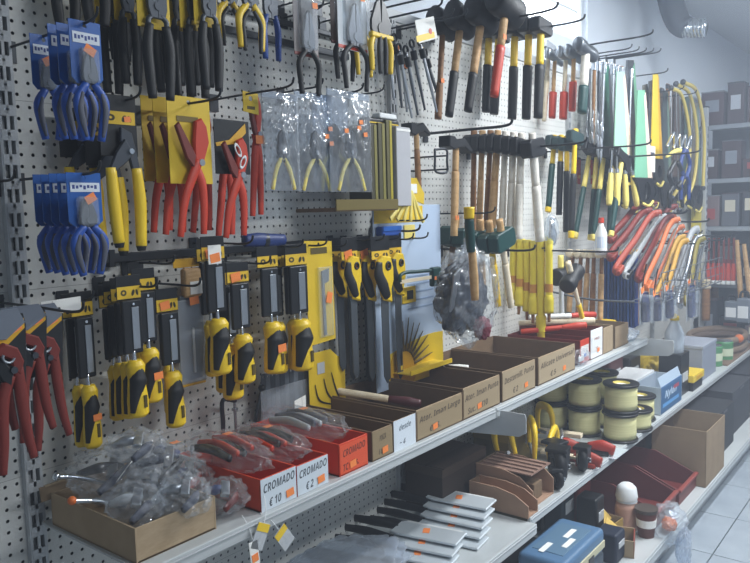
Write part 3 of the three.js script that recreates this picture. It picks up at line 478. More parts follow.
// hacksaw blades in a row, low on the wall
{
  const n = 11, names = ['nearest the sheathed saw end', 'second from the sheathed saw end', 'third from the sheathed saw end', 'fourth from the sheathed saw end', 'fifth from the sheathed saw end', 'middle one, sixth from either end', 'fifth from the yellow card end', 'fourth from the yellow card end', 'third from the yellow card end', 'second from the yellow card end', 'nearest the yellow card'];
  for (let i = 0; i < n; i++) { const x = 264 + i * 4.6, y0 = 374 - i * 1.1; hang('hacksaw_strip', `grey hacksaw blade in the row below the chisels, ${names[i]}`, 'saw blade', [x - 2.1, y0, x + 2.1, 424 - i * 2.2], { z: 0.05 }, 'grey hacksaw blades below the chisels', (g, w, h) => { part(g, 'blade', plate([[-w / 2, 0], [w / 2, 0], [w / 2, -h], [-w / 2, -h]], 0.0025, 0.0004, [[0, -0.009, 0.003], [0, -h + 0.009, 0.003]]), mt(i % 2 ? '#7d838a' : '#5d636b', 0.4, 0.55)); part(g, 'tooth_strip', plate(Array.from({ length: 24 }, (_, k) => [k % 2 ? 0.0035 : 0, -h * (0.06 + 0.88 * k / 23)]).concat([[-0.002, -h * 0.94], [-0.002, -h * 0.06]]), 0.002, 0), C.darkSteel, [w / 2, 0, 0]); }); }
  hang('clear_pouch', 'flat clear pouch holding the lower half of the hacksaw blades', 'pouch', [261, 384, 314, 426], { z: 0.058 }, null, (g, w, h) => { part(g, 'film', rb(w, h, 0.003, 0.001, [0, -h / 2, 0]), C.clear); part(g, 'seam', bx(w, 0.004, 0.004, [0, -h, 0]), C.clear); });
  hang('bar_clamp', 'small grey clamp hanging beneath the lowest chisel', 'clamp', [221, 398, 240, 440], { z: 0.05 }, null, (g, w, h) => { part(g, 'frame', sweep([[w * 0.3, -h * 0.1, 0], [-w * 0.35, 0, 0], [-w * 0.4, -h * 0.5, 0], [-w * 0.35, -h, 0], [w * 0.3, -h * 0.9, 0]], 0.006), C.darkSteel); part(g, 'screw', cyl(0.004, 0.004, h * 0.8, [w * 0.25, -h * 0.5, 0]), C.steel); part(g, 'pad', cyl(0.009, 0.009, 0.006, [w * 0.25, -h * 0.3, 0]), C.steel); });
  stick('steel_bar', 'thin dark bar leaning on the panel beside the hacksaw blades', 'bar', [262, 388], [252, 436], { z: 0.05 }, null, (g, L) => { part(g, 'shaft', sweep([[0, 0, 0], [0, -L, 0]], 0.005), C.darkSteel); part(g, 'knob', new THREE.SphereGeometry(0.011, 12, 8), C.blackPlastic); });
}
// yellow cards and rasps before the sunburst board
{
  hang('carded_saw', 'tall bright yellow card holding a grey keyhole blade', 'saw blade', [305, 240, 334, 344], { z: 0.12 }, null, (g, w, h) => { part(g, 'card', plate([[-w / 2, 0], [w * 0.46, -h * 0.02], [w / 2, -h * 0.98], [-w * 0.4, -h]], 0.002, 0.0006, [[0, -0.012, 0.005]]), C.yellowCard); part(g, 'print_strip', bx(w * 0.55, h * 0.06, 0.0008), mt('#5a4c14', 0.6), [0, -h * 0.1, 0.002]); part(g, 'blade', plate([[w * 0.05, -h * 0.3], [w * 0.3, -h * 0.28], [w * 0.28, -h * 0.4], [w * 0.12, -h * 0.42], [w * 0.16, -h * 0.92], [w * 0.08, -h * 0.92]], 0.004, 0.001), mt('#8d9294', 0.35, 0.6), [0, 0, 0.004]); part(g, 'blister', rb(w * 0.5, h * 0.68, 0.008, 0.003, [w * 0.16, -h * 0.6, 0.004]), C.clear); sticker(g, w * 0.25, -h * 0.56, 0.0092, w * 0.26, 1.3); });
  hang('carded_saws', 'lower yellow card with three dark curved blades fanned across it', 'saw blade', [309, 350, 345, 412], { z: 0.07 }, null, (g, w, h) => { part(g, 'card', plate([[-w / 2, 0], [w * 0.1, 0], [w * 0.3, -h * 0.14], [w / 2, -h * 0.2], [w / 2, -h * 0.9], [-w * 0.2, -h], [-w / 2, -h * 0.94]], 0.002, 0.0006), C.yellowCard); [[-0.36, -0.5, 0.1], [-0.12, -0.44, 0.22], [0.1, -0.38, 0.34]].forEach(([x, y, e]) => part(g, 'blade', sweep([[x * w, y * h, 0.003], [(x + 0.1) * w, (y - 0.26) * h, 0.003], [e * w, -h * 0.9, 0.003]], [0.0015, 0.003, 0.002], 0.4), C.blackSteel)); part(g, 'emblem', bx(w * 0.2, h * 0.18, 0.0008), C.metalGrey, [-w * 0.18, -h * 0.26, 0.002]); });
  const R = [[[330, 238, 346, 372], .07, {}, 'steel rasp with yellow grip nearest the tall yellow card'], [[344, 237, 359, 380], .12, { sticker: 1 }, 'steel rasp with sticker, second along from the tall yellow card'], [[360, 236, 375, 382], .1, { sticker: 1 }, 'steel rasp with sticker, third along from the tall yellow card'], [[374, 236, 391, 384], .14, {}, 'steel rasp with large yellow grip, fourth along from the tall card'], [[389, 233, 403, 380], .12, { k: .42 }, 'steel rasp nearest the sunburst board, its grip highest']];
  R.forEach(([b, z, o, l]) => hang('rasp', l, 'rasp', b, { z }, 'yellow-and-black rasps', rasp, o));
  [[341, 262], [352, 262], [368, 258], [384, 258]].forEach(([x, y], i) => hang('steel_file', `plain dark file hanging behind the rasps, ${['nearest the tall yellow card', 'second along', 'third along', 'nearest the sunburst board'][i]}`, 'file', [x - 3, y, x + 3, 378 + i * 2], { z: 0.04 }, 'plain files behind the rasps', (g, w, h) => { part(g, 'blade', plate([[-w / 2, 0], [w / 2, 0], [w * 0.5, -h * 0.95], [0, -h], [-w * 0.5, -h * 0.95]], 0.005, 0.001), C.darkSteel); part(g, 'tang', plate([[-w * 0.2, 0], [w * 0.2, 0], [0, h * 0.1]], 0.004, 0.0005), C.darkSteel); }));
  [[332, 240], [346, 240], [362, 239], [376, 239], [391, 238]].forEach(([x, y], i) => hook(`wire hook carrying the ${['first', 'second', 'third', 'fourth', 'fifth'][i]} rasp from the tall yellow card`, x - 3, y, 0.17));
  hook('wire hook carrying the tall yellow card', 310, 246, 0.15);
  hang('folded_pouch', 'small blue pouch lying on the hook ends above the rasps', 'pouch', [379, 226, 398, 236], { z: 0.12 }, null, (g, w, h) => { part(g, 'body', rb(w, h, 0.03, 0.006, [0, -h / 2, 0]), C.blue); part(g, 'flap', rb(w * 0.96, h * 0.5, 0.004, 0.002, [0, -h * 0.25, 0.016]), mt('#2a6fce', 0.4)); });
}
// clear bags of pliers
{
  const bag = (label, b, z, n, s) => hang('bagged_pliers', label, 'pliers', b, { z }, 'pliers in clear bags', (g, w, h) => {
    const pg = new THREE.PlaneGeometry(w, h, 26, 40), p = pg.attributes.position; pg.translate(0, -h / 2, 0);
    for (let i = 0; i < p.count; i++) { const x = p.getX(i), y = p.getY(i), e = Math.cos(x / w * Math.PI) * Math.sin(-y / h * Math.PI); p.setZ(i, 0.004 + e * (0.018 + 0.013 * noise.noise(x * 40 + s, y * 25, 3)) + 0.004 * noise.noise(x * 110, y * 90, s)); }
    pg.computeVertexNormals(); part(g, 'bag_front', pg, C.clear); const bk = pg.clone().scale(1, 1, -0.4); part(g, 'bag_back', bk, C.hazyClear);
    part(g, 'header_fold', rb(w, h * 0.07, 0.003, 0.001, [0, -h * 0.03, 0]), C.hazyClear);
    const q = w * (n === 1 ? 0.5 : 0.42), cx = 0;
    for (const sgn of [-1, 1]) part(g, 'jaw', plate([[cx + sgn * q * 0.02, -h * 0.38], [cx + sgn * q * 0.2, -h * 0.42], [cx + sgn * q * 0.32, -h * 0.6], [cx + sgn * q * 0.1, -h * 0.7], [cx, -h * 0.62]], 0.008, 0.002), C.darkSteel, [0, 0, 0.004]);
    for (const sgn of [-1, 1]) part(g, 'handle', sweep([[cx + sgn * q * 0.1, -h * 0.66, 0.004], [cx + sgn * q * 0.45, -h * 0.78, 0.004], [cx + sgn * q * 0.75, -h * 0.985, 0.004]], [0.006, 0.007, 0.006], 0.7), C.paleYellow);
    part(g, 'pivot', cyl(0.006, 0.006, 0.012).rotateX(Math.PI / 2), C.steel, [cx, -h * 0.6, 0.005]);
    if (s > 0) for (const [sx, sy] of n === 1 ? [[0.3, 0.35], [0.2, 0.43], [0.32, 0.5]] : [[0.15, 0.3], [0.1, 0.36], [-0.2, 0.4], [0.25, 0.42]]) sticker(g, sx * w, -sy * h, 0.022, 0.017, 0.1);
  });
  bag('yellow-handled pliers in the clear bag nearest the red pliers', [263, 93, 298, 191], .16, 0, 0); bag('yellow-handled pliers in the middle clear bag, three orange stickers', [296, 94, 332, 192], .15, 1, 2.2); bag('yellow-handled pliers in the clear bag nearest the striped boxes', [328, 92, 370, 192], .17, 2, 5.1);
  hang('bagged_pliers', 'spread pale-handled pliers bagged behind the middle clear bag', 'pliers', [318, 96, 350, 190], { z: 0.08 }, 'pliers in clear bags', (g, w, h) => { jaws(g, -h * 0.3, -h * 0.62, w * 0.5, C.darkSteel, 0); handles(g, -h * 0.6, -h, w * 0.1, w * 0.34, w * 0.42, 0.006, C.paleYellow, 0); part(g, 'bag_back', rb(w * 1.1, h, 0.004, 0.002, [0, -h / 2, -0.012]), C.hazyClear); });
}
// striped boxes above the sunburst board
{
  const bars = [['near', [371, 124, 378, 203]], ['middle', [379, 123, 386, 203]], ['far', [387, 120, 393, 203]]];
  bars.forEach(([l, b], i) => hang('striped_box', `dull olive and yellow striped carton, ${['nearest the clear bags', 'middle one of three', 'beside the plain grey carton'][i]}`, 'carton', b, { z: 0.17 }, 'narrow cartons by the clear bags', (g, w, h) => { part(g, 'carton', rb(w, h, 0.09, 0.002, [0, -h / 2, -0.045]), mt(['#3d391f', '#4a4522', '#5c5526'][i], 0.55)); part(g, 'stripe', bx(w * 0.35, h * 0.98, 0.0012, [w * 0.2, -h / 2, 0.0006]), mt(i === 2 ? '#b3a32c' : '#7f7730', 0.5)); }));
  hang('plain_carton', 'plain pale grey carton standing upright beside the striped ones', 'carton', [397, 127, 411, 206], { z: 0.18 }, null, (g, w, h) => { part(g, 'carton', rb(w, h, 0.11, 0.003, [0, -h / 2, -0.055]), mt('#b9b9bd', 0.6)); part(g, 'tape_strip', bx(w * 0.98, h * 0.03, 0.001, [0, -h * 0.04, 0.0006]), C.paper); });
  hang('stapler', 'black and white stapler body lying on top of the striped cartons', 'stapler', [370, 112, 402, 127], { z: 0.17 }, null, (g, w, h) => { part(g, 'body', rb(w, h * 0.55, 0.04, 0.006, [0, -h * 0.7, -0.03]), C.blackPlastic); part(g, 'grip', rb(w * 0.55, h * 0.4, 0.034, 0.006, [w * 0.18, -h * 0.2, -0.03]), C.white); part(g, 'trim_line', bx(w * 0.9, h * 0.08, 0.0012, [0, -h * 0.75, -0.0095]), C.yellow); });
  { const g = hang('shelf_tray', 'brown fibreboard tray carrying the striped cartons', 'tray', [336, 197, 398, 212], { z: 0.18 }, null, (g2, w, h) => { part(g2, 'tray_base', rb(w, h * 0.25, 0.16, 0.002, [0, -h * 0.8, -0.08]), C.cardIn); part(g2, 'front_strip', rb(w, h * 0.7, 0.004, 0.001, [0, -h * 0.5, 0]), mt('#6e5f26', 0.7)); }); void g; }
}
// ---------- hammers, mallets, saws ----------
{
  // slim steel punches under bare hooks
  const T = [[394, 34, 402, 108], [398, 44, 412, 118], [405, 46, 418, 115], [402, 50, 407, 112], [411, 40, 425, 110], [419, 38, 437, 112], [424, 50, 441, 106], [389, 46, 394, 100]];
  const D = ['first from the yellow pliers', 'second from the yellow pliers', 'third from the yellow pliers', 'fourth from the yellow pliers', 'fifth from the yellow pliers', 'under the tilted price card, nearer one', 'under the tilted price card, farther one', 'half behind the yellow pliers'];
  T.forEach(([x0, y0, x1, y1], i) => stick('steel_punch', `long slanting steel punch hanging on thin hooks, ${D[i]}`, 'punch', [x0, y0], [x1, y1], { z: 0.06 + (i % 3) * 0.05 }, 'long steel punches beside the mallets', (g, L) => {
    part(g, 'shaft', sweep([[0, -0.02, 0], [0, -L * 0.5, 0], [0, -L, 0]], [0.006, 0.0085, 0.005], 0.6), i % 2 ? C.steel : mt('#5b6066', 0.35, 0.8));
    part(g, 'loop', new THREE.TorusGeometry(0.012, 0.004, 8, 16), C.blackSteel, [0, -0.012, 0]);
    part(g, 'collar', cyl(0.011, 0.011, 0.03, [0, -0.05, 0]), C.blackPlastic);
    if (i === 0 || i === 3) sticker(g, 0, -0.05, 0.012, 0.024, 1.3);
  }));
  hang('price_card', 'tilted white price card with a yellow foot, over the steel punches', 'card', [413, 17, 435, 42], { z: 0.22 }, null, (g, w, h) => { const c = part(g, 'card_board', rb(w * 0.9, h * 0.9, 0.002, 0.0008, [0, -h / 2, 0]), C.paper); c.rotation.z = 0.3; const s = part(g, 'print_strip', bx(w * 0.86, h * 0.24, 0.0008), C.yellow, [-w * 0.06 + 0.012, -h * 0.78, 0.0016]); s.rotation.z = 0.3; const e = part(g, 'emblem', cyl(0.009, 0.009, 0.001).rotateX(Math.PI / 2), C.red, [w * 0.26, -h * 0.5, 0.002]); void e; });
  [[368, 12], [372, 22], [378, 2], [384, 30], [398, 30]].forEach(([x, y], i) => hook(`thin bare hook above the steel punches, ${['topmost but one', 'middle one', 'topmost', 'lowest but one', 'lowest'][i]}`, x, y, 0.28, 0.0035));
  // row one: heavy black rubber mallets, then yellow-and-black hammers
  const X1 = W(434, 20, 0.03).x;
  const wood = C.wood, bk = C.blackRubber;
  const R1 = [
    [[443, 24], [438, 119], { head: [0.14, 0.1, 0.08], shape: 'round', hm: C.blackRubber, seg: [[0, .62, C.brownWood, .0125], [.62, 1, C.brownWood, .015, .016]], tag: .6 }, 'black-headed mallet on brown shaft, rearmost of the top row'],
    [[461, 20], [449, 116], { head: [0.14, 0.105, 0.08], shape: 'round', hm: C.blackRubber, seg: [[0, .55, wood, .016], [.55, 1, bk, .02, .018]] }, 'black-headed mallet with tan shaft and black grip, third from the front of the top row'],
    [[482, 15], [468, 111], { head: [0.14, 0.11, 0.08], shape: 'round', hm: C.blackRubber, seg: [[0, .62, wood, .017], [.62, 1, bk, .02, .018]] }, 'black-headed mallet with tan shaft, second from the front of the top row'],
    [[506, 6], [494, 96], { head: [0.16, 0.115, 0.085], shape: 'round', hm: C.blackRubber, seg: [[0, .46, C.wood, .0165], [.46, 1, C.red, .02, .018]], tag: .35 }, 'black-headed mallet with a bright red grip, frontmost of the top row']];
  const qR1 = gaps(R1, X1);
  R1.forEach(([a, b, o, l], i) => stick('mallet', l, 'mallet', a, b, { X: X1 }, 'black mallets on the top row', hammer, { ...o, gap: qR1[i] }));
  hook('long wire hook carrying the black mallets of the top row', 432, 34, 0.5, 0.004);
  const X1b = W(489, 40, 0.03).x;
  const yb = (m = 0.3) => ({ head: [0.12, 0.05, 0.045], shape: 'block', hm: C.blackSteel, seg: [[0, m, C.yellow, .017, .018], [m, 1, bk, .023, .0215]] });
  const R1b = [[[489, 32], [486, 112], 'rearmost, beside the red grip'], [[499, 33], [494, 114], 'fourth from the front'], [[515, 30], [512, 119], 'third from the front'], [[529, 28], [526, 119], 'second from the front'], [[541, 27], [538, 118], 'frontmost, by the pale wooden shaft']];
  const qR1b = gaps(R1b, X1b);
  R1b.forEach(([a, b, l], i) => stick('club_hammer', `black hammer with short yellow neck and black grip, ${l}`, 'hammer', a, b, { X: X1b }, 'yellow-necked black hammers on the top row', hammer, { ...yb(.42), gap: qR1b[i] }));
  hook('long wire hook carrying the yellow-necked black hammers', 488, 38, 0.42, 0.004);
  // pale and red-gripped hammers
  const X1c = W(548, 52, 0.03).x;
  const R1c = [[[549, 47], [544, 121], { seg: [[0, .4, C.paleWood, .011, .012], [.4, 1, C.paleWood, .015, .013]], head: [0.1, 0.032, 0.032], shape: 'block', hm: C.chrome }, 'hammer with a bare pale wooden shaft beside the yellow-necked ones'],
    [[555, 57], [552, 118], { head: [0.17, 0.055, 0.05], shape: 'round', hm: C.steel, seg: [[0, .58, wood, .011], [.58, 1, C.red, .022, .02]] }, 'steel hammer with red grip, rear one of three'],
    [[566, 56], [563, 119], { head: [0.17, 0.058, 0.05], shape: 'round', hm: C.steel, seg: [[0, .58, C.paleWood, .012], [.58, 1, C.red, .024, .022]] }, 'steel hammer with red grip, middle one of three'],
    [[574, 54], [572, 111], { head: [0.17, 0.06, 0.05], shape: 'round', hm: C.steel, seg: [[0, .5, wood, .012], [.5, 1, C.red, .022, .02]], tag: .5 }, 'steel hammer with red grip, front one of three'],
    [[586, 50], [582, 113], { head: [0.2, 0.07, 0.07], shape: 'round', hm: mt('#6d7278', 0.3, 0.7), seg: [[0, .58, C.whiteWood, .024], [.58, 1, C.greenDark, .028, .026]] }, 'stout hammer with thick white shaft and dark green grip']];
  const qR1c = gaps(R1c, X1c);
  R1c.forEach(([a, b, o, l], i) => stick('hammer', l, 'hammer', a, b, { X: X1c }, 'grey-headed hammers past the yellow-necked ones', hammer, { ...o, gap: qR1c[i] }));
  hook('wire hook carrying the grey-headed hammers', 546, 52, 0.5, 0.004);
  // club hammers hanging singly behind
  stick('club_hammer', 'small black hammer with a thin wooden shaft, before the plain grey carton', 'hammer', [416, 129], [419, 198], { z: 0.1 }, null, hammer, { head: [0.11, 0.05, 0.045], shape: 'claw', hm: C.blackSteel, seg: [[0, .3, C.wood, .011], [.3, 1, C.brownWood, .012, .013]] });
  hook('long bare wire hook with turned tip above the wooden mallets', 425, 134, 0.36, 0.005);
  const sq = hang('wire_bracket', 'rectangular bent wire bracket beside the single black club hammer', 'bracket', [435, 150, 447, 171], { z: 0.2 }, null, (g, w, h) => { part(g, 'loop', sweep([[-w / 2, 0, 0], [w / 2, 0, 0], [w / 2, -h / 2, 0], [w / 2, -h, 0], [-w / 2, -h, 0], [-w / 2, -h * 0.5, 0], [-w / 2, 0, 0]], 0.004, 1, 8, 40), C.wire); for (const y of [-h * 0.25, -h * 0.9]) part(g, 'prong', sweep([[w / 2, y, 0], [0, y, -0.19]], 0.003), C.wire); }); void sq;
  stick('club_hammer', 'black-headed club hammer on a worn tan shaft, before the mallet row', 'hammer', [456, 144], [454, 236], { z: 0.14 }, null, hammer, { head: [0.15, 0.055, 0.05], shape: 'claw', hm: C.blackSteel, seg: [[0, .3, wood, .014], [.3, 1, wood, .017, .016]], tag: .8 });
  // row two: black-headed mallets on plain wooden shafts
  const X2 = W(472, 146, 0.03).x;
  const m2 = (m, r = .014) => ({ head: [0.12, 0.06, 0.05], shape: 'block', hm: C.blackSteel, seg: [[0, .4, m, r * .9], [.4, 1, m, r, r * 1.05]], stub: 0.03 });
  const R2 = [[[474, 145], [473, 232], C.brownWood, .014, 'brown shaft, rearmost'], [[482, 145], [479, 233], C.wood, .015, 'tan shaft, second from the back'], [[490, 145], [486, 233], C.brownWood, .014, 'brown shaft, third from the back'], [[497, 145], [491, 237], C.wood, .019, 'bright tan shaft, fourth from the back'], [[505, 146], [502, 226], C.whiteWood, .016, 'grey-white shaft, fourth from the front'], [[513, 147], [510, 238], C.whiteWood, .018, 'grey-white shaft, third from the front'], [[521, 148], [518, 239], C.whiteWood, .019, 'white shaft, second from the front'], [[533, 148], [540, 241], C.whiteWood, .021, 'thick white shaft tilting forward, frontmost']];
  const qR2 = gaps(R2, X2);
  R2.forEach(([a, b, m, r, l], i) => stick('wooden_mallet', `black-headed mallet with ${l} of the second row`, 'mallet', a, b, { X: X2 }, 'black-headed mallets on wooden shafts in the second row', hammer, { ...m2(m, r), gap: qR2[i] }));
  hook('long wire hook carrying the second row of mallets', 468, 152, 0.5, 0.004);
  // green-headed mallets below: head low, short end above
  const X3 = W(446, 240, 0.03).x;
  const m3 = (m) => ({ head: [0.13, 0.062, 0.075], shape: 'block', hm: C.greenDark, seg: [[0, .35, m, .014], [.35, 1, m, .016, .015]], stub: 0.05, stubMat: C.wood });
  const R3 = [[[454, 238], [446, 305], C.brownWood, 'brown shaft, rearmost'], [[467, 239], [463, 305], C.brownWood, 'brown shaft, behind the bagged trowel'], [[481, 240], [483, 300], C.wood, 'tan shaft, third from the back'], [[491, 241], [498, 306], C.yellow, 'yellow-painted shaft, second from the front'], [[502, 240], [511, 307], C.paleWood, 'pale shaft, frontmost']];
  const qR3 = gaps(R3, X3);
  R3.forEach(([a, b, m, l], i) => stick('green_mallet', `dark green-headed mallet with ${l}`, 'mallet', a, b, { X: X3 }, 'dark green-headed mallets below the wooden mallets', hammer, { ...m3(m), gap: qR3[i] }));
  hook('wire hook carrying the dark green-headed mallets', 440, 249, 0.4, 0.004);
  hook('slim bare hook passing in front of the tan mallet shafts', 424, 214, 0.3, 0.003); hook('dark bare hook with upturned tip over the sunburst board, upper', 374, 221, 0.22, 0.003); hook('dark bare hook over the sunburst board with a bent tip, lower', 372, 231, 0.2, 0.0035);
  // yellow-and-green hammers and hatchets past the mallets
  const X4 = W(546, 146, 0.03).x, X5 = W(580, 156, 0.03).x;
  const yg = (m, g2 = C.greenDark, tip) => ({ head: [0.13, 0.05, 0.032], shape: 'block', hm: mt('#123436', 0.45), seg: [[0, m, C.yellow, .013, .014], [m, tip ? .93 : 1, g2, .018, .017]].concat(tip ? [[.93, 1, C.yellow, .018, .017]] : []), tip, stub: 0.02 });
  [[[554, 144], [548, 212], yg(.3, C.greenDark, true), 'green head, green grip, yellow end cap'], [[561, 144], [559, 215], yg(.25, bk), 'green head and black grip, behind the capped one'], [[567, 145], [566, 232], yg(.3, bk), 'green head and long black grip'], [[575, 138], [571, 238], yg(.36, bk, true), 'yellow neck, long black grip, yellow tip']].forEach(([a, b, o, l]) => stick('sledge_hammer', `hammer with ${l}, by the thick white shaft`, 'hammer', a, b, { X: X4 }, 'green-headed hammers past the wooden mallets', hammer, o));
  hook('wire hook carrying the green-headed hammers', 545, 152, 0.5, 0.004); 
  const yh = (m, tip = true) => ({ head: [0.17, 0.075, 0.03], shape: 'hatchet', hm: C.blackSteel, seg: [[0, m, C.paleYellow, .014, .016], [m, tip ? .94 : 1, C.greenDark, .017, .016]].concat(tip ? [[.94, 1, C.paleYellow, .017, .016]] : []), tip });
  [[[590, 152], [575, 238], 'rearmost'], [[597, 153], [590, 240], 'third from the back'], [[604, 154], [593, 240], 'third from the front'], [[613, 155], [609, 240], 'second from the front'], [[622, 158], [611, 236], 'frontmost, blade toward the saw sleeves']].forEach(([a, b, l]) => stick('hatchet', `black hatchet with yellow neck and dark green grip, ${l}`, 'hatchet', a, b, { X: X5 }, 'yellow-and-green hatchets', hammer, yh(.42)));
  hook('wire hook carrying the yellow-and-green hatchets', 579, 160, 0.6, 0.004);
  [[[579, 160], [577, 184]], [[592, 160], [591, 184]]].forEach(([a, b], i) => hang('hang_tag', `small red hang tag among the hatchet necks, ${['nearer the yellow-necked hammer', 'between the hatchets'][i]}`, 'tag', [a[0] - 4, a[1], a[0] + 4, b[1]], { X: X5 }, 'red tags among the hatchets', (g, w0, h, w = PW) => { part(g, 'tag_board', plate([[-w / 2, 0], [w / 2, 0], [w * 0.4, -h], [-w * 0.4, -h]], 0.002, 0.0005, [[0, -h * 0.1, 0.006]]), C.red); part(g, 'print_strip', bx(w * 0.5, h * 0.14, 0.001), C.paleYellow, [0, -h * 0.7, 0.0014]); part(g, 'string', sweep([[0, -h * 0.1, 0], [0, 0.01, -0.04], [0, 0.03, -0.1]], 0.002), C.white); }));
  [[[611, 172], [609, 205]], [[617, 172], [617, 206]], [[625, 173], [626, 207]], [[632, 174], [637, 206]]].forEach(([a, b], i) => stick('short_chisel', `short yellow-handled wood chisel below the hatchet heads, ${['nearest the hatchets', 'second along', 'third along', 'nearest the saw sleeves'][i]}`, 'chisel', a, b, { z: 0.25 }, 'short yellow-handled chisels below the hatchets', (g, L) => { part(g, 'handle', sweep([[0, 0, 0], [0, -L * 0.35, 0], [0, -L * 0.8, 0], [0, -L, 0]], [0.012, 0.018, 0.02, 0.014], 0.8), C.paleYellow); part(g, 'ferrule', cyl(0.011, 0.013, 0.02, [0, 0.006, 0]), C.steel); part(g, 'blade', rb(0.018, 0.09, 0.004, 0.001, [0, 0.06, 0]), C.steel); }));
  // wrapped steel ball pein and white bottle below
  hang('wrapped_fitting', 'shiny steel fitting wrapped in clear film beside the thick white shaft', 'fitting', [541, 215, 561, 246], { z: 0.2 }, null, (g, w0, h, w = PW) => { part(g, 'fitting_body', lathe([[0, -h * 0.95], [w * 0.22, -h * 0.9], [w * 0.3, -h * 0.6], [w * 0.18, -h * 0.4], [w * 0.2, -h * 0.1], [0, -h * 0.06]]), C.chrome); part(g, 'film', film(w * 0.5, h * 0.5, w * 0.35, 0.25, 3.3, 4).translate(0, -h * 0.5, 0), C.clear); });
  hang('white_bottle', 'white bottle with red cap hanging between green hatchet grips', 'bottle', [595, 218, 607, 255], { z: 0.22 }, null, (g, w0, h, w = PW) => { part(g, 'bottle_body', lathe([[0, -h], [w * 0.45, -h], [w * 0.48, -h * 0.9], [w * 0.48, -h * 0.4], [w * 0.2, -h * 0.2], [w * 0.18, -h * 0.1], [0, -h * 0.1]]), C.white); part(g, 'cap', cyl(w * 0.22, w * 0.24, h * 0.14, [0, -h * 0.06, 0]), C.red); part(g, 'label', cyl(w * 0.485, w * 0.485, h * 0.3, [0, -h * 0.65, 0]), mt('#c6d4ea', 0.6)); });
  // yellow crowbar sleeves
  const paleY = mt('#ecd63a', 0.45);
  const X6 = W(511, 262, 0.02).x;
  [[[514, 242], [512, 300]], [[521, 241], [519, 306]], [[527, 242], [527, 311]], [[534, 243], [533, 314]], [[541, 240], [541, 338]], [[549, 243], [549, 313]]].forEach(([a, b], i) => stick('yellow_bar', `yellow tubular demolition bar in a row, ${['rearmost', 'second from the back', 'third from the back', 'third from the front', 'long one reaching the shelf boxes', 'frontmost with orange band'][i]}`, 'bar', a, b, { X: X6 }, 'yellow bars under the thick white mallet shaft', (g, L) => {
    const long = i === 4; part(g, 'shaft', sweep([[0, 0, 0], [0, -L * 0.5, 0], [0, -L, 0]], long ? .017 : .016, 1, 12), paleY); part(g, 'end_cap', cyl(.0175, .0175, .012, [0, 0.004, 0]), mt('#e8d65a', 0.4));
    if (!long) { part(g, 'orange_band', cyl(.0168, .0168, L * 0.12, [0, -L * 0.64, 0]), mt('#c98a35', 0.5)); part(g, 'socket', sweep([[0, -L * 0.74, 0], [0, -L * 0.8, 0], [0, -L * 1.0, 0]], [.0162, .021, .02]), paleY); } else { part(g, 'socket', cyl(.022, .021, 0.07, [0, -L * 0.85, 0]), paleY); part(g, 'strap', bx(0.05, 0.006, 0.004, [0, -L * 0.08, 0.017]), C.wire); }
    part(g, 'bar_tip', sweep([[0, -L * 0.98, 0], [0, -L * (long ? 1.005 : 1.13), 0]], [.008, .006]), long ? C.yellow : C.brownWood);
  }));
  hook('wire hook carrying the yellow demolition bars', 507, 250, 0.5, 0.004);
  // tilted black hammer by the yellow bars
  stick('hammer', 'round black hammer tilting on a pale shaft with yellow grip end', 'hammer', [572, 278], [585, 329], { z: 0.26 }, null, hammer, { head: [0.14, 0.075, 0.07], shape: 'round', hm: C.blackRubber, seg: [[0, .5, C.paleWood, .012], [.5, 1, C.yellow, .014, .0135]], stub: 0.05, stubMat: C.paleWood });
  stick('hammer', 'dark hammer with thick short pale end, behind the tilted black one', 'hammer', [561, 276], [562, 322], { z: 0.14 }, null, hammer, { head: [0.13, 0.08, 0.07], shape: 'round', hm: C.blackRubber, seg: [[0, 1, C.metalGrey, .013, .014]], stub: 0.06, stubMat: C.paleYellow });
  // wooden-headed mallets in a row
  const X7 = W(566, 262, 0.02).x;
  [[[573, 254], [569, 312]], [[581, 254], [578, 316]], [[588, 254], [585, 318]], [[594, 254], [592, 318]], [[602, 254], [600, 320]]].forEach(([a, b], i) => stick('wooden_hammer', `small hammer with cream wooden head and brown shaft, ${['rearmost', 'second from the back', 'middle one', 'second from the front', 'frontmost by the blue blades'][i]}`, 'hammer', a, b, { X: X7 }, 'cream-headed hammers beside the blue blades', hammer, { head: [0.11, 0.042, 0.042], shape: 'round', hm: C.paleWood, seg: [[0, .3, C.brownWood, .012], [.3, 1, i % 2 ? C.brownWood : C.wood, .017, .0165]] }));
  // blue-carded blades
  const dn = ['rearmost', 'second from the back', 'third from the back', 'fourth from the back', 'fifth from the back', 'fifth from the front', 'fourth from the front', 'third from the front', 'second from the front', 'frontmost'];
  for (let i = 0; i < 10; i++) { const x = 607 + i * 3.3; hang('blue_rule', `narrow dark blue sleeved blade, ${dn[i]} of the blue row`, 'saw blade', [x - 2.2, 256 - i * 0.2, x + 2.2, 326 + (i % 3)], { X: W(606, 290, 0.03).x }, 'narrow blue sleeved blades', (g, w, h) => { part(g, 'sleeve', rb(Math.max(w, 0.03), h, 0.012, 0.003, [0, -h / 2, 0]), i % 3 === 1 ? mt('#1d4a8e', 0.45) : C.navy); part(g, 'hang_tab', rb(0.024, 0.03, 0.004, 0.001, [0, 0.012, 0]), C.yellowDeep); if (i === 2 || i === 8) sticker(g, 0, -h * 0.42, 0.008, 0.024, 1.4); part(g, 'edge_strip', bx(0.005, h * 0.96, 0.002, [0.013, -h / 2, 0.006]), i === 9 ? C.wood : C.darkSteel); }); }
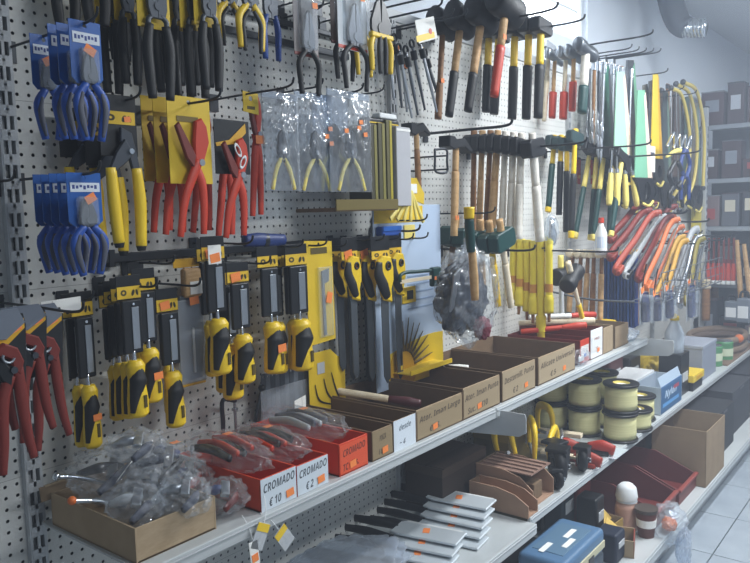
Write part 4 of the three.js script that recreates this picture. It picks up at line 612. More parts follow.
  // handsaws standing toe up in printed sleeves
  const saw = (g, w, h, sleeve, edge) => {
    part(g, 'sleeve', plate([[-w * 0.3, -h * 0.02], [w * 0.02, 0], [w * 0.3, -h * 0.78], [-w * 0.42, -h * 0.78]], 0.008, 0.002), sleeve);
    part(g, 'sleeve_edge', plate([[-w * 0.02, -h * 0.05], [w * 0.06, -h * 0.02], [w * 0.46, -h * 0.78], [w * 0.22, -h * 0.78]], 0.009, 0.002), edge);
    part(g, 'handle', plate([[-w * 0.45, -h * 0.76], [w * 0.4, -h * 0.76], [w * 0.52, -h * 0.86], [w * 0.4, -h], [w * 0.1, -h * 0.99], [-w * 0.2, -h * 0.94]], 0.024, 0.006, [[w * 0.12, -h * 0.87, w * 0.16]]), C.blackPlastic);
    part(g, 'grip_inlay', sweep([[-w * 0.1, -h * 0.98, 0.012], [w * 0.2, -h * 1.0, 0.012], [w * 0.4, -h * 0.96, 0.012]], 0.008), C.paleYellow);
  };
  const mint = mt('#a3cdb3', 0.5), mint2 = mt('#78b493', 0.5), peach = mt('#efd2bd', 0.5), dk = mt('#2d6d58', 0.5);
  [[[599, 66, 616, 185], .12, dk, C.darkSteel, 'handsaw in a dark green sleeve, nearest the hammers'], [[612, 72, 633, 184], .22, mint, peach, 'handsaw in a pale green sleeve with peach edge, nearer one'], [[622, 60, 642, 190], .1, C.darkSteel, mint2, 'handsaw with dark sleeve between the two pale green ones'], [[633, 90, 653, 206], .26, mint2, peach, 'handsaw in a pale green sleeve with peach edge, farther one'], [[650, 74, 663, 186], .2, C.yellow, C.yellowDeep, 'handsaw in a plain bright yellow tapering sleeve']].forEach(([b, z, s, e, l]) => hang('handsaw', l, 'saw', b, { z }, 'handsaws standing toe up in sleeves', saw, s, e));
  [[603, 70], [616, 66], [626, 70], [640, 84], [646, 80], [660, 90], [672, 92], [682, 96], [690, 102]].forEach(([x, y], i) => hang('handsaw', `handsaw in a dull dark sleeve against the far panel, ${['nearest the hammers', 'second along', 'third along', 'fourth along', 'middle one', 'fourth from the end post', 'third from the end post', 'second from the end post', 'nearest the end post'][i]}`, 'saw', [x, y, x + 12, 204 + (i % 3) * 4], { z: 0.03 + (i % 3) * 0.026 }, 'dark-sleeved handsaws against the far panel', saw, mt(['#3e4a4c', '#5a4a42', '#3a5148', '#6a6456', '#4a4440'][i % 5], 0.55), mt(['#6f7a78', '#8a7a5a', '#6e8a7a'][i % 3], 0.5)));
  hang('price_card', 'small white price card beside the yellow saw sleeve', 'card', [649, 146, 655, 172], { z: 0.24 }, null, (g, w, h) => { part(g, 'card_board', rb(w, h, 0.002, 0.0006, [0, -h / 2, 0]), C.paper); part(g, 'print_strip', bx(w * 0.8, h * 0.12, 0.001, [0, -h * 0.3, 0.001]), C.greyGrip); });
  // long drill bits under chrome hooks
  for (let i = 0; i < 10; i++) { const x = 590 + i * 4.6; stick('long_drill_bit', `long slim steel auger bit, ${['first', 'second', 'third', 'fourth', 'fifth', 'fifth from the far end', 'fourth from the far end', 'third from the far end', 'second from the far end', 'last'][i]} along past the white-shafted hammer`, 'drill bit', [x, 58 + i * 1.2], [x - 3 + (i % 3), 146 + (i % 4) * 3], { z: 0.06 + (i % 4) * 0.05 }, 'long auger bits past the hammers', (g, L) => { part(g, 'shaft', sweep([[0, 0, 0], [0, -L, 0]], [0.009, 0.007]), i % 3 === 1 ? C.brownWood : i % 2 ? C.steel : C.darkSteel); part(g, 'shank', cyl(0.014, 0.014, 0.05, [0, -0.03, 0]), C.chrome); part(g, 'twist', new THREE.TorusKnotGeometry(0.008, 0.004, 40, 6, 1, 9).scale(1, 9, 1).translate(0, -L * 0.8, 0), C.steel); }); }
  [[594, 50], [602, 52], [610, 53], [618, 53], [626, 53], [634, 72], [652, 88], [666, 92]].forEach(([x, y], i) => hook(`thin chrome hook high on the far panel, ${['first', 'second', 'third', 'fourth', 'fourth from the end', 'third from the end', 'second from the end', 'last'][i]} past the hammers`, x - 12, y + 6, 0.26, 0.0035));
  // bow saws and their tubular frames
  const tubes = (name, label, cat, pts, z, r, m, group, blade) => { const q = pts.map(([x, y], i) => W(x, y, z + i * 0.004)); const o = q[0].clone(); const g = thing(name, label, cat, o, 0, group); part(g, 'frame', sweep(q.map((p) => p.clone().sub(o)), r, 0.8, 10), m); const a = q[0].clone().sub(o), b = q.at(-1).clone().sub(o); if (blade) part(g, 'blade', sweep([a, a.clone().lerp(b, 0.5), b], 0.006, 0.4), C.steel); for (const p of [a, b]) part(g, 'end_clip', new THREE.SphereGeometry(r * 1.35, 10, 8).translate(p.x, p.y, p.z), C.darkSteel); };
  const by = mt('#c9b455', 0.5);
  tubes('bow_saw', 'outermost yellow bow saw frame curving around the far rack', 'saw', [[683, 82], [697, 92], [704, 130], [703, 188]], 0.22, .013, by, 'yellow bow saws on the far rack', 0);
  tubes('bow_saw', 'yellow bow saw frame nested just inside the outermost one', 'saw', [[676, 84], [690, 95], [697, 135], [694, 180], [679, 210]], 0.2, .013, by, 'yellow bow saws on the far rack', 1);
  tubes('bow_saw', 'innermost yellow bow saw frame, lower bend crossing black handles', 'saw', [[671, 88], [682, 96], [690, 140], [687, 172], [672, 198]], 0.25, .012, by, 'yellow bow saws on the far rack', 1);
  [[662, 88, 660, 208], [668, 84, 664, 212], [674, 88, 670, 150], [681, 100, 676, 155], [688, 110, 684, 200]].forEach(([a, b, c, d], i) => stick('wooden_lath', `dark brown wooden slat standing in the far rack, ${['nearest the yellow sleeve', 'second along', 'third along', 'fourth along', 'nearest the bow frames'][i]}`, 'slat', [a, b], [c, d], { z: 0.012 }, 'wooden slats behind the bow saws', (g, L) => { part(g, 'plank', rb(0.05, L, 0.014, 0.003, [0, -L / 2, 0]), i % 2 ? C.brownWood : mt('#6b5a4c', 0.6)); part(g, 'end_band', rb(0.053, 0.03, 0.017, 0.003, [0, -0.02, 0]), C.darkSteel); }));
  hang('chrome_clips', 'bunch of chrome clips with a yellow crescent on the far rack', 'clip', [664, 134, 690, 158], { z: 0.3 }, null, (g, w, h) => { part(g, 'crescent', sweep([[-w * 0.4, -h, 0], [0, -h * 0.7, 0], [w * 0.45, -h * 0.8, 0]], [0.008, 0.016, 0.01]), C.paleYellow); for (let i = 0; i < 4; i++) part(g, 'clip', sweep([[-w * 0.4 + i * w * 0.25, -h * 0.6, 0], [-w * 0.2 + i * w * 0.22, 0, 0.01], [-w * 0.1 + i * w * 0.2, -h * 0.5, 0]], 0.008), C.chrome); });
  [[668, 162, 684, 208], [680, 150, 690, 200]].forEach((b, i) => hang('grip_clamp', ['black spring clamp under the chrome clips', 'navy spring clamp beside the black one under the chrome clips'][i], 'clamp', b, { z: 0.36 }, 'spring clamps on the far rack', (g, w, h) => { for (const s of [-1, 1]) part(g, 'jaw', sweep([[s * w * 0.1, 0, 0], [s * w * 0.45, -h * 0.3, 0], [s * w * 0.1, -h * 0.55, 0]], 0.016, 0.7), i ? C.navy : C.blackPlastic); handles(g, -h * 0.5, -h, w * 0.1, w * 0.4, w * 0.4, 0.014, i ? C.navy : C.blackPlastic, 0); }));
  // slanting hacksaw frames: red, orange, tan, grey
  const reddish = mt('#9c3d28', 0.5), rust = mt('#cc6a33', 0.5), ochre = mt('#c9982f', 0.5);
  const F = [[[640, 205], [606, 240], C.redDark], [[646, 210], [606, 258], C.redDark], [[655, 212], [612, 272], reddish], [[661, 216], [622, 276], C.metalGrey], [[668, 216], [634, 280], C.redDark], [[674, 219], [642, 288], rust], [[679, 226], [650, 292], rust], [[680, 236], [652, 305], ochre], [[683, 240], [660, 305], ochre], [[694, 228], [668, 302], C.metalGrey], [[697, 236], [676, 306], C.steel], [[700, 238], [684, 305], mt('#8b7d2a', 0.5)]];
  F.push([[652, 203], [618, 240], C.redDark], [[665, 212], [628, 262], reddish], [[671, 216], [638, 270], rust], [[686, 232], [655, 296], rust], [[690, 238], [664, 300], C.brownWood], [[703, 246], [690, 305], C.darkSteel], [[672, 206], [640, 250], C.redDark]);
  const fl = ['dark red, highest of the fan', 'dark red, second highest of the fan', 'bright red, third of the fan', 'grey, between the red ones', 'dark red, beside the orange pair', 'bright orange, nearer of two', 'bright orange, farther of two', 'mustard yellow, nearer of two', 'mustard yellow, farther of two', 'thick grey, nearer of two', 'thin steel, past the thick grey one', 'olive yellow, last of the fan', 'dark red, lying behind the highest', 'brick red, behind the bright red one', 'orange, behind the bright orange pair', 'orange, beneath the mustard pair', 'brown, beneath the mustard pair', 'dark steel, next to the yellow board', 'dark red, rearmost above the orange pair'];
  F.forEach(([a, b, m], i) => stick('hacksaw', `slanting tubular hacksaw frame, ${fl[i]}`, 'saw', a, b, { z: i > 11 ? 0.05 + (i - 12) * 0.022 : 0.2 + (i % 3) * 0.06 }, 'slanting hacksaw frames on the far rack', (g, L) => { part(g, 'frame', sweep([[0, -L, 0.03], [0.005, -L * 0.97, 0.006], [0, -L * 0.5, 0], [0, -L * 0.04, 0], [0.005, -0.0, 0.03]], i === 9 ? 0.026 : 0.019, 0.7), m); part(g, 'blade', rb(0.003, L * 0.94, 0.01, 0.001, [0.004, -L / 2, 0.034]), C.steel); part(g, 'grip', rb(0.026, 0.07, 0.026, 0.008, [0.004, -L + 0.03, 0.026]), m === C.metalGrey ? C.blackPlastic : m); }));
  for (const i of [9, 10, 11, 17]) { const z = i > 11 ? 0.05 + (i - 12) * 0.022 : 0.2 + (i % 3) * 0.06, p = W(F[i][0][0], F[i][0][1], z); const g = thing('wire_hook', `short wire hook holding up the ${fl[i].split(',')[0]} slanting hacksaw, ${fl[i].split(', ')[1]}`, 'hook', [p.x + 0.004, p.y - 0.035, 0.001], 0, 'wire prong hooks in the perforated panels'); wireHook(g, z + 0.05, 0.005); }
  // yellow board and end post
  hang('yellow_board', 'tall yellow board standing against the end post', 'board', [692, 200, 702, 282], { z: 0.04 }, null, (g, w, h) => { part(g, 'board', rb(w, h, 0.02, 0.003, [0, -h / 2, 0]), mt('#d9c436', 0.5)); part(g, 'edge_strip', rb(0.03, h, 0.026, 0.003, [w / 2 - 0.02, -h / 2, 0]), C.paleYellow); });
  // trowel and fittings in a clear bag
  {
    const z = 0.3, f = fit([445, 245, 494, 346], { z }), g = thing('bagged_trowel', 'dark green-handled brush trowel bagged in clear film with dark fittings', 'trowel', [f.x, f.y, z]);
    const L = (px, py, dz = 0) => { const p = W(px, py, z + dz); return [p.x - f.x, p.y - f.y, dz]; };
    part(g, 'end_cap', sweep([L(469, 207, .1), L(469, 219, .1)], [.017, .016]), C.yellow); part(g, 'handle', sweep([L(469, 218, .1), L(470, 236, .1), L(471, 252, .1)], [.0145, .0155, .013]), C.greenDark); part(g, 'shaft', sweep([L(472, 250, .1), L(474, 278, .1), L(475, 300, .1)], [.012, .014, .012]), C.wood);
    const c = L(470, 300); part(g, 'fittings', film(f.w * 0.4, f.h * 0.38, 0.055, 0.4, 9.1, 4).translate(c[0], c[1] + 0.01, -0.03), mt('#132031', 0.4)); part(g, 'red_fitting', film(0.03, 0.04, 0.03, 0.3, 4.4, 3).translate(...L(482, 328, 0.02)), mt('#7c2a38', 0.5)); part(g, 'blade', rb(0.07, 0.13, 0.006, 0.002), C.steel, L(455, 290, 0.01), [0.2, 0.3, 0.2]);
    part(g, 'bag', film(f.w * 0.46, f.h * 0.47, 0.085, 0.34, 1.4, 5).translate(c[0], c[1] + 0.015, -0.01), C.film); part(g, 'bag_neck', sweep([L(470, 262), L(470, 246), L(468, 238)], [0.06, 0.028, 0.02], 0.7), C.film);
  }
}
// sunburst display board with needle files, and the tray that holds it
{
  const z = 0.1, a = W(372, 208, z), b = W(441, 300, z), y0 = W(405, 384, z).y, y1 = W(405, 205, z).y;
  const w = b.x - a.x, h = y1 - y0;
  const g = thing('display_board', 'pale blue display board with a yellow sunburst of needle files at its foot', 'display', [a.x, y0, z]);
  part(g, 'board', rb(w, h, 0.006, 0.002, [w / 2, h / 2, 0]), mt('#b9cbe2', 0.55));
  part(g, 'header_strip', bx(w * 0.7, h * 0.09, 0.0016, [w * 0.36, h * 0.95, 0.0036]), C.yellow);
  const arc = []; for (let i = 0; i <= 14; i++) { const x = i / 14; arc.push([w * (0.16 + 0.84 * x), h * (0.2 + 0.05 * Math.sin(x * 2.2 - 0.2))]); }
  part(g, 'yellow_foot', plate([[w * 0.16, 0], ...arc, [w, 0]], 0.0024, 0.0004), mt('#f3cf2a', 0.45), [0, 0, 0.0042]);
  const cx = w * 0.36, cy = h * 0.09;
  part(g, 'sun_disc', cyl(w * 0.2, w * 0.2, 0.004, null, 24).rotateX(Math.PI / 2), C.yellowDeep, [cx, cy, 0.006]);
  for (let i = 0; i < 8; i++) { const t = 0.25 + i * 0.2, r0 = w * 0.16, r1 = h * (0.27 + 0.02 * (i % 2)); const d = [Math.sin(t - 0.25), Math.cos(t - 0.25)]; part(g, 'needle_file', sweep([[cx + d[0] * r0, cy + d[1] * r0, 0.008], [cx + d[0] * r1 * 0.5, cy + d[1] * r1 * 0.5, 0.009], [cx + d[0] * r1, cy + d[1] * r1, 0.008]], [0.0055, 0.0045, 0.0015], 0.8, 8), mt('#5e4a1c', 0.4, 0.3)); }
  part(g, 'emblem', rb(w * 0.2, h * 0.09, 0.004, 0.001, [w * 0.47, h * 0.5, 0.005]), C.yellow); part(g, 'emblem_mark', rb(w * 0.09, h * 0.05, 0.002, 0.001, [w * 0.48, h * 0.5, 0.0078]), C.blackPlastic); part(g, 'emblem', rb(w * 0.16, h * 0.08, 0.004, 0.001, [w * 0.5, h * 0.85, 0.005]), C.paleYellow);
  for (let i = 0; i < 5; i++) part(g, 'print_line', bx(w * 0.4, h * 0.008, 0.0014, [w * 0.66, h * (0.42 + i * 0.045), 0.0036]), mt('#8fa5c4', 0.6));
  const r = thing('rasp_set', 'slim black and yellow rasp clipped to the near edge of the display board', 'rasp', W(399, 318, 0.12)); part(r, 'blade', sweep([[0, 0.02, 0], [0, -0.1, 0]], 0.004), C.darkSteel); part(r, 'handle', sweep([[0, -0.09, 0], [0, -0.13, 0], [0, -0.17, 0]], [0.006, 0.01, 0.007]), C.blackPlastic); part(r, 'end_cap', sweep([[0, -0.16, 0], [0, -0.175, 0]], 0.009), C.yellow);
  // upper fan display card
  hang('fan_display', 'small yellow display card with a fan of pale yellow needle files', 'display', [385, 178, 424, 222], { z: 0.16 }, null, (q, w2, h2) => { part(q, 'card', plate([[w2 * 0.0, 0], [w2 * 0.3, 0], [w2 * 0.5, -h2 * 0.35], [w2 * 0.48, -h2 * 0.6], [w2 * 0.1, -h2 * 0.45], [-w2 * 0.1, -h2 * 0.6]], 0.004, 0.001), C.yellowCard); part(q, 'white_badge', rb(w2 * 0.22, h2 * 0.22, 0.003, 0.001, [w2 * 0.18, -h2 * 0.24, 0.003]), C.paper); for (let i = 0; i < 6; i++) part(q, 'needle_file', sweep([[w2 * 0.15, -h2 * 0.3, 0.004], [w2 * (-0.42 + i * 0.17), -h2 * (0.92 + 0.02 * i), 0.006]], [0.005, 0.008], 0.5), C.paleYellow); });
  hang('hacksaw', 'small hacksaw with dark green frame clipped across the pale display board', 'saw', [399, 268, 439, 290], { z: 0.16 }, null, (q, w2, h2) => { part(q, 'frame', sweep([[-w2 * 0.48, -h2 * 0.5, 0], [-w2 * 0.46, -h2 * 0.2, 0], [0, -h2 * 0.16, 0], [w2 * 0.34, -h2 * 0.2, 0]], 0.006), C.greenDark); part(q, 'blade', rb(w2 * 0.84, 0.012, 0.002, 0.0006, [-w2 * 0.06, -h2 * 0.5, 0.002]), C.paleWood); part(q, 'grip', rb(w2 * 0.22, h2 * 0.9, 0.02, 0.006, [w2 * 0.4, -h2 * 0.5, 0]), C.greenDark); part(q, 'price_sticker', bx(0.012, 0.012, 0.001), C.sticker, [w2 * 0.34, -h2 * 0.55, 0.0108]); });
}
// ---------- goods on the upper shelf ----------
const handwriting = (bg, lines, w = 256, h = 128, ink = '#2b2622', px = 44) => canvasMat(w, h, (c) => {
  c.fillStyle = bg; c.fillRect(0, 0, w, h); c.fillStyle = ink; c.textAlign = 'center'; c.textBaseline = 'middle';
  lines.forEach((t, i) => { c.save(); c.translate(w / 2 + (i ? -w * 0.13 : 0), h * (i + 0.55) / lines.length); c.rotate(-0.05); c.font = `italic bold ${px}px sans-serif`; c.fillText(t, 0, 0);  c.restore(); });
});
{
  const Y = SH1;
  const boxAt = (name, label, x0, x1, z, h, d, group, o) => { const g = thing(name, label, 'box', [(x0 + x1) / 2, Y, z], 0, group); openBox(g, x1 - x0, h, d, o); return g; };
  // near carton heaped with bagged goods
  boxAt('cardboard_box', 'low brown cardboard box heaped with clear-wrapped tools at the near shelf end', 0.748, 0.94, 0.365, 0.07, 0.31, null, { mat: C.cardLight, inner: C.card, side: C.cardLight });
  const bag = (label, at, r, s, inner, opts = {}) => {
    const g = thing('wrapped_tools', label, 'package', at, 0, 'clear-wrapped tools at the near end of the upper shelf');
    (inner || []).forEach(([nm, geo, m, p, q]) => part(g, nm, geo, m, p, q));
    part(g, 'film', film(r[0], r[1], r[2], opts.amp ?? 0.42, s, 5), opts.mat || C.film); return g;
  };
  const toolIn = (m, L) => sweep([[-L, 0, 0], [0, 0.008, 0.01], [L, 0, 0]], [0.008, 0.012, 0.007], 0.7);
  const tools = (m1, m2, L) => [['handle', toolIn(m1, L), m1, [0, -0.01, 0.02], [0, 0.5, 0.1]], ['blade', rb(L * 1.2, 0.012, 0.02, 0.003), C.steel, [L * 0.3, 0.008, -0.01], [0.3, 0.9, 0.2]], ['grip', toolIn(m2, L * 0.8), m2, [0, 0.0, -0.03], [0, -0.6, 0.1]]];
  bag('clear-wrapped grey tools lying highest in the near cardboard box', [0.83, Y + 0.11, 0.15], [0.078, 0.055, 0.085], 2.1, tools(C.greyGrip, C.blackPlastic, 0.06));
  bag('clear-wrapped grey tools at the outer edge of the near cardboard box', [0.803, Y + 0.08, 0.285], [0.055, 0.045, 0.068], 7.7, tools(C.greyGrip, C.metalGrey, 0.04));
  bag('clear-wrapped tools with orange sticker at the inner end of the near box', [0.925, Y + 0.115, 0.22], [0.066, 0.05, 0.085], 4.2, [...tools(C.blackPlastic, C.greyGrip, 0.055), ['price_sticker', bx(0.02, 0.001, 0.014), C.sticker, [0.02, 0.045, 0.01]]]);
  bag('clear-wrapped grey tools topmost on the heap in the near box', [0.875, Y + 0.165, 0.19], [0.06, 0.035, 0.065], 15.2, tools(C.greyGrip, C.steel, 0.04));
  bag('clear-wrapped pale tools filling the middle of the near box', [0.865, Y + 0.085, 0.255], [0.06, 0.045, 0.06], 17.9, tools(C.metalGrey, C.blackPlastic, 0.04));
  bag('clear-wrapped dark tools sagging over the front of the near box', [0.885, Y + 0.085, 0.335], [0.05, 0.045, 0.055], 5.9, tools(C.greyGrip, C.steel, 0.035));
  [[0.765, Y + 0.11, 0.11, 'bright steel bolt end sticking out of the near cardboard box, rear'], [0.748, Y + 0.085, 0.2, 'bright steel bolt end with orange tip leaning on the near cardboard box']].forEach(([x, y, z, l], i) => { const g = thing('steel_rod', l, 'rod', [x, y, z]); part(g, 'shaft', sweep([[-0.03, 0.012, 0], [0.01, 0.0, 0.01], [0.07, -0.03, 0.025]], 0.0055), C.chrome); part(g, 'tip', new THREE.SphereGeometry(0.009, 12, 8).translate(-0.03, 0.012, 0), i ? C.orange : C.chrome); });
  { const g = thing('paper_label', 'small white printed slip lying on the wrapped tools', 'label', [0.815, Y + 0.135, 0.235]); g.rotation.set(0.8, 0.5, -0.4); part(g, 'slip', bx(0.014, 0.05, 0.0008), C.paper); part(g, 'print_strip', bx(0.01, 0.012, 0.0012), C.greyGrip, [0, 0.01, 0]); }
  { const g = thing('cardboard_flap', 'loose brown cardboard flap leaning on the panel behind the near box', 'cardboard', [0.86, Y + 0.055, 0.05]); part(g, 'sheet', plate([[-0.13, 0], [0.1, 0], [0.13, 0.03], [-0.13, 0.03]], 0.004, 0.0006), C.card, [0, 0, 0], [-0.2, 0, 0]); part(g, 'edge_strip', bx(0.24, 0.004, 0.006), C.cardLight, [0, 0.03, -0.004]); }
  // loose red and blue wrapped things between the boxes
  bag('clear-wrapped red and blue screwdrivers between the near box and the white-fronted boxes', [1.0, Y + 0.055, 0.19], [0.05, 0.042, 0.075], 11.3, tools(C.red, C.navy, 0.05));
  bag('clear-wrapped orange-tipped parts slumped at the shelf lip', [0.998, Y + 0.045, 0.325], [0.048, 0.038, 0.055], 13.1, tools(C.redDark, C.navy, 0.035));
  { const g = thing('screwdriver', 'short navy screwdriver lying on the wrapped red goods', 'screwdriver', [0.985, Y + 0.105, 0.14], 0.4); part(g, 'handle', sweep([[0, 0.01, -0.03], [0, 0.006, 0.0], [0, 0, 0.03]], [0.011, 0.014, 0.01]), C.navy); part(g, 'shaft', sweep([[0, 0, 0.03], [0, -0.012, 0.09]], 0.003), C.steel); }
  [[1.03, 0.863, 'yellow and grey card tag dangling over the shelf lip, higher one', C.yellow, -0.5], [1.075, 0.832, 'yellow and grey card tag dangling over the shelf lip, lowest one', C.yellow, 0.6], [0.997, 0.835, 'white tag with orange sticker dangling over the shelf lip', C.paper, 0.1]].forEach(([x, y, l, m, t], i) => { const g = thing('price_tag', l, 'tag', [x, y + 0.02, 0.412]); g.rotation.z = t; g.scale.setScalar(1.25); part(g, 'tag_board', rb(i === 2 ? 0.02 : 0.03, 0.045, 0.0016, 0.0006, [0, -0.02, 0]), i === 2 ? C.paper : C.metalGrey); part(g, 'print_strip', bx(i === 2 ? 0.014 : 0.029, 0.014, 0.0008), i === 2 ? C.sticker : m, [0, i === 2 ? -0.028 : -0.005, 0.0012]); part(g, 'string', sweep([[0, 0, 0], [0.002, 0.02, -0.006], [0.0, 0.045, -0.02]], 0.0008, 1, 6), C.white); });
  // white-fronted orange boxes with wrapped screwdrivers
  const wl = (l) => handwriting('#d4dde4', l, 256, 128, '#3a4048', 46);
  boxAt('orange_box', 'orange cardboard box with a handwritten white front, nearer of two', 1.048, 1.158, 0.385, 0.075, 0.3, 'white-fronted orange boxes', { mat: C.redBox, label: wl(['CROMADO', '€ 10']), sticker: 0.3, lw: 0.99, lh: 0.98 });
  boxAt('orange_box', 'orange cardboard box with a handwritten white front, farther of two', 1.161, 1.268, 0.385, 0.072, 0.3, 'white-fronted orange boxes', { mat: C.redBox, label: wl(['CROMADO', '€ 2']), sticker: 0.25, lw: 0.99, lh: 0.98 });
  boxAt('orange_box', 'plain orange-red box with a handwritten orange front', 1.31, 1.422, 0.385, 0.082, 0.32, null, { mat: C.redBox, label: handwriting('#e2552c', ['CROMADO', 'TC  60s.'], 256, 128, '#5b2416', 42), sticker: -0.05 });
  const pk = (label, at, r, s, m1, m2) => { const g = thing('wrapped_screwdrivers', label, 'package', at, 0, 'clear bags of screwdrivers in the orange boxes'); for (let i = 0; i < 4; i++) { part(g, 'screwdriver_handle', sweep([[-0.02 + i * 0.022, 0, -0.09], [-0.02 + i * 0.022, 0.01, -0.02], [-0.03 + i * 0.022, 0.006, 0.06]], [0.009, 0.012, 0.009], 0.8), i % 2 ? m1 : m2, [-0.015, 0.006 * (i % 2), 0]); } part(g, 'film', film(r[0], r[1], r[2], 0.3, s, 5), C.film); part(g, 'price_sticker', bx(0.022, 0.001, 0.016), C.sticker, [0.01, r[1] * 0.86, -0.01]); };
  pk('clear bag of red and black screwdrivers heaped on the nearer white-fronted box', [1.1, Y + 0.095, 0.22], [0.056, 0.045, 0.14], 21, C.red, C.blackPlastic); pk('clear bag of red and black screwdrivers on the farther white-fronted box', [1.212, Y + 0.09, 0.24], [0.052, 0.042, 0.13], 23.4, C.blackPlastic, C.red); pk('clear bag of grey screwdrivers heaped on the plain orange box', [1.36, Y + 0.1, 0.22], [0.056, 0.04, 0.15], 26.1, C.greyGrip, C.metalGrey);
  // open brown boxes
  const bl = (l, i) => handwriting(['#94805f', '#9c8868', '#a38f70', '#a99678', '#ad9a7c'][i], l, 512, 200, '#3a2a1c', 58);
  boxAt('cardboard_box', 'narrow brown box with dark handwriting and orange sticker, beside the plain orange box', 1.44, 1.529, 0.385, 0.08, 0.34, 'open brown boxes on the upper shelf', { mat: C.card, inner: C.cardIn, label: bl(['PINZA', '6 u'], 0), sticker: 0.1 });
  boxAt('cardboard_box', 'brown box with a white printed price label on its front', 1.533, 1.637, 0.385, 0.085, 0.36, 'open brown boxes on the upper shelf', { mat: C.card, inner: C.cardIn, label: handwriting('#dfe7ee', ['desde', '~ 4'], 256, 200, '#4b5763', 50), lw: .98, lh: 1.0 });
  boxAt('cardboard_box', 'wide open brown box holding a dark red handle, first with long handwriting', 1.64, 1.888, 0.385, 0.09, 0.36, 'open brown boxes on the upper shelf', { mat: C.cardLight, inner: C.cardIn, label: bl(['Ator. Iman Largo', '€ 75.'], 1), sticker: -0.12 });
  boxAt('cardboard_box', 'open brown box in front of the sunburst board foot', 1.891, 2.126, 0.385, 0.1, 0.36, 'open brown boxes on the upper shelf', { mat: C.cardLight, inner: C.cardIn, label: bl(['Ator. Iman Punta', 'Suc.     €10'], 2), sticker: -0.08 });
  boxAt('cardboard_box', 'open brown box with a white stick inside, below the bagged trowel', 2.14, 2.39, 0.385, 0.105, 0.36, 'open brown boxes on the upper shelf', { mat: C.cardLight, inner: C.cardIn, label: bl(['Destornill. Punta', '€ 2'], 3), sticker: 0.2 });
  boxAt('cardboard_box', 'farthest open brown box, under the yellow demolition bars', 2.412, 2.745, 0.385, 0.105, 0.37, 'open brown boxes on the upper shelf', { mat: C.cardLight, inner: C.cardIn, label: bl(['Alicate Universal', '€ 5'], 4), sticker: 0.18 });
  const inBox = (name, label, a, b, r, m, m2) => { const g = thing(name, label, 'tool', a); const d = V(...b).sub(V(...a)); part(g, 'shaft', sweep([[0, 0, 0], d.clone().multiplyScalar(0.5), d.clone().multiplyScalar(0.7)], r, 0.8), m); part(g, 'grip', sweep([d.clone().multiplyScalar(0.62), d.clone().multiplyScalar(0.85), d], [r, r * 1.5, r * 1.2], 0.8), m2); };
  inBox('wooden_tool', 'pale wooden handle with dark red grip lying in the first wide brown box', [1.665, Y + 0.1, 0.06], [1.83, Y + 0.05, 0.27], 0.011, C.paleWood, mt('#4a1518', 0.4));
  inBox('white_stick', 'white-ended stick lying across the brown box below the bagged trowel', [2.04, Y + 0.105, 0.04], [2.2, Y + 0.09, 0.22], 0.008, C.blackPlastic, C.paper);
  { const g = thing('paper_label', 'blank white folded card standing at the back of the narrow brown box', 'card', [1.47, Y + 0.1, 0.1], 0.3); part(g, 'card_board', rb(0.07, 0.05, 0.002, 0.0008), C.paper); part(g, 'fold_line', bx(0.001, 0.05, 0.003), C.metalGrey, [0.01, 0, 0]); }
  { const g = thing('display_tray', 'bright yellow tray under the sunburst board, its front edge catching light', 'tray', [1.93, Y + 0.115, 0.13]); part(g, 'tray_base', rb(0.25, 0.004, 0.1, 0.001, [0.1, 0, 0.0]), mt('#f2cf35', 0.45)); part(g, 'tray_lip', rb(0.25, 0.016, 0.004, 0.001, [0.1, 0.006, 0.05]), C.yellow); }
  // red-and-white boxes at the far shelf end
  const rbx = [[2.83, 2.93, .1, 'red and white box of brushes, nearest the farthest brown box', C.red], [2.94, 3.08, .125, 'white box with printed red side behind the loose film', C.white], [3.085, 3.2, .115, 'tan box with a worn side at the far shelf end', C.cardLight], [3.23, 3.4, .1, 'low tan box, last on the upper shelf', C.card]];
  rbx.forEach(([a, b, h, l, m], i) => boxAt('goods_box', l, a, b, 0.37, h, 0.33, 'printed boxes at the far shelf end', { mat: m, inner: i < 2 ? C.redDark : C.cardIn, side: i < 2 ? C.redDark : m, label: i === 1 ? label1('#e7e7e4', '#8a4030', ['PRO', '', '12'], 96, 96, 'bold 24px sans-serif') : i === 0 ? mt('#d9d3cc', 0.6) : undefined, lw: 0.8, lh: 0.5, sticker: i === 1 ? 0.1 : undefined }));
  [[[2.9, Y + .14, .06], [3.16, Y + .135, .3], C.paleWood, C.paleWood, 'thick pale wooden handle lying over the red boxes'], [[3.02, Y + .15, .05], [3.3, Y + .14, .25], C.white, C.red, 'white handle with red end lying over the red boxes'], [[2.84, Y + .115, .1], [3.02, Y + .135, .32], C.red, C.red, 'short bright red handle in front of the red boxes']].forEach(([a, b, m, n, l]) => inBox('shelf_brush', l, a, b, 0.012, m, n));
  { const g = thing('film_scrap', 'crumpled clear film on the lip past the farthest brown box', 'film', [2.84, Y + 0.035, 0.372]); part(g, 'film', film(0.06, 0.032, 0.03, 0.4, 31, 4), C.clear); part(g, 'paper_slip', rb(0.05, 0.02, 0.004, 0.001), C.paper, [0, -0.01, 0]); part(g, 'blue_print', rb(0.02, 0.012, 0.004, 0.001), mt('#5a7fc0', 0.5), [0.01, 0.006, 0.012]); }
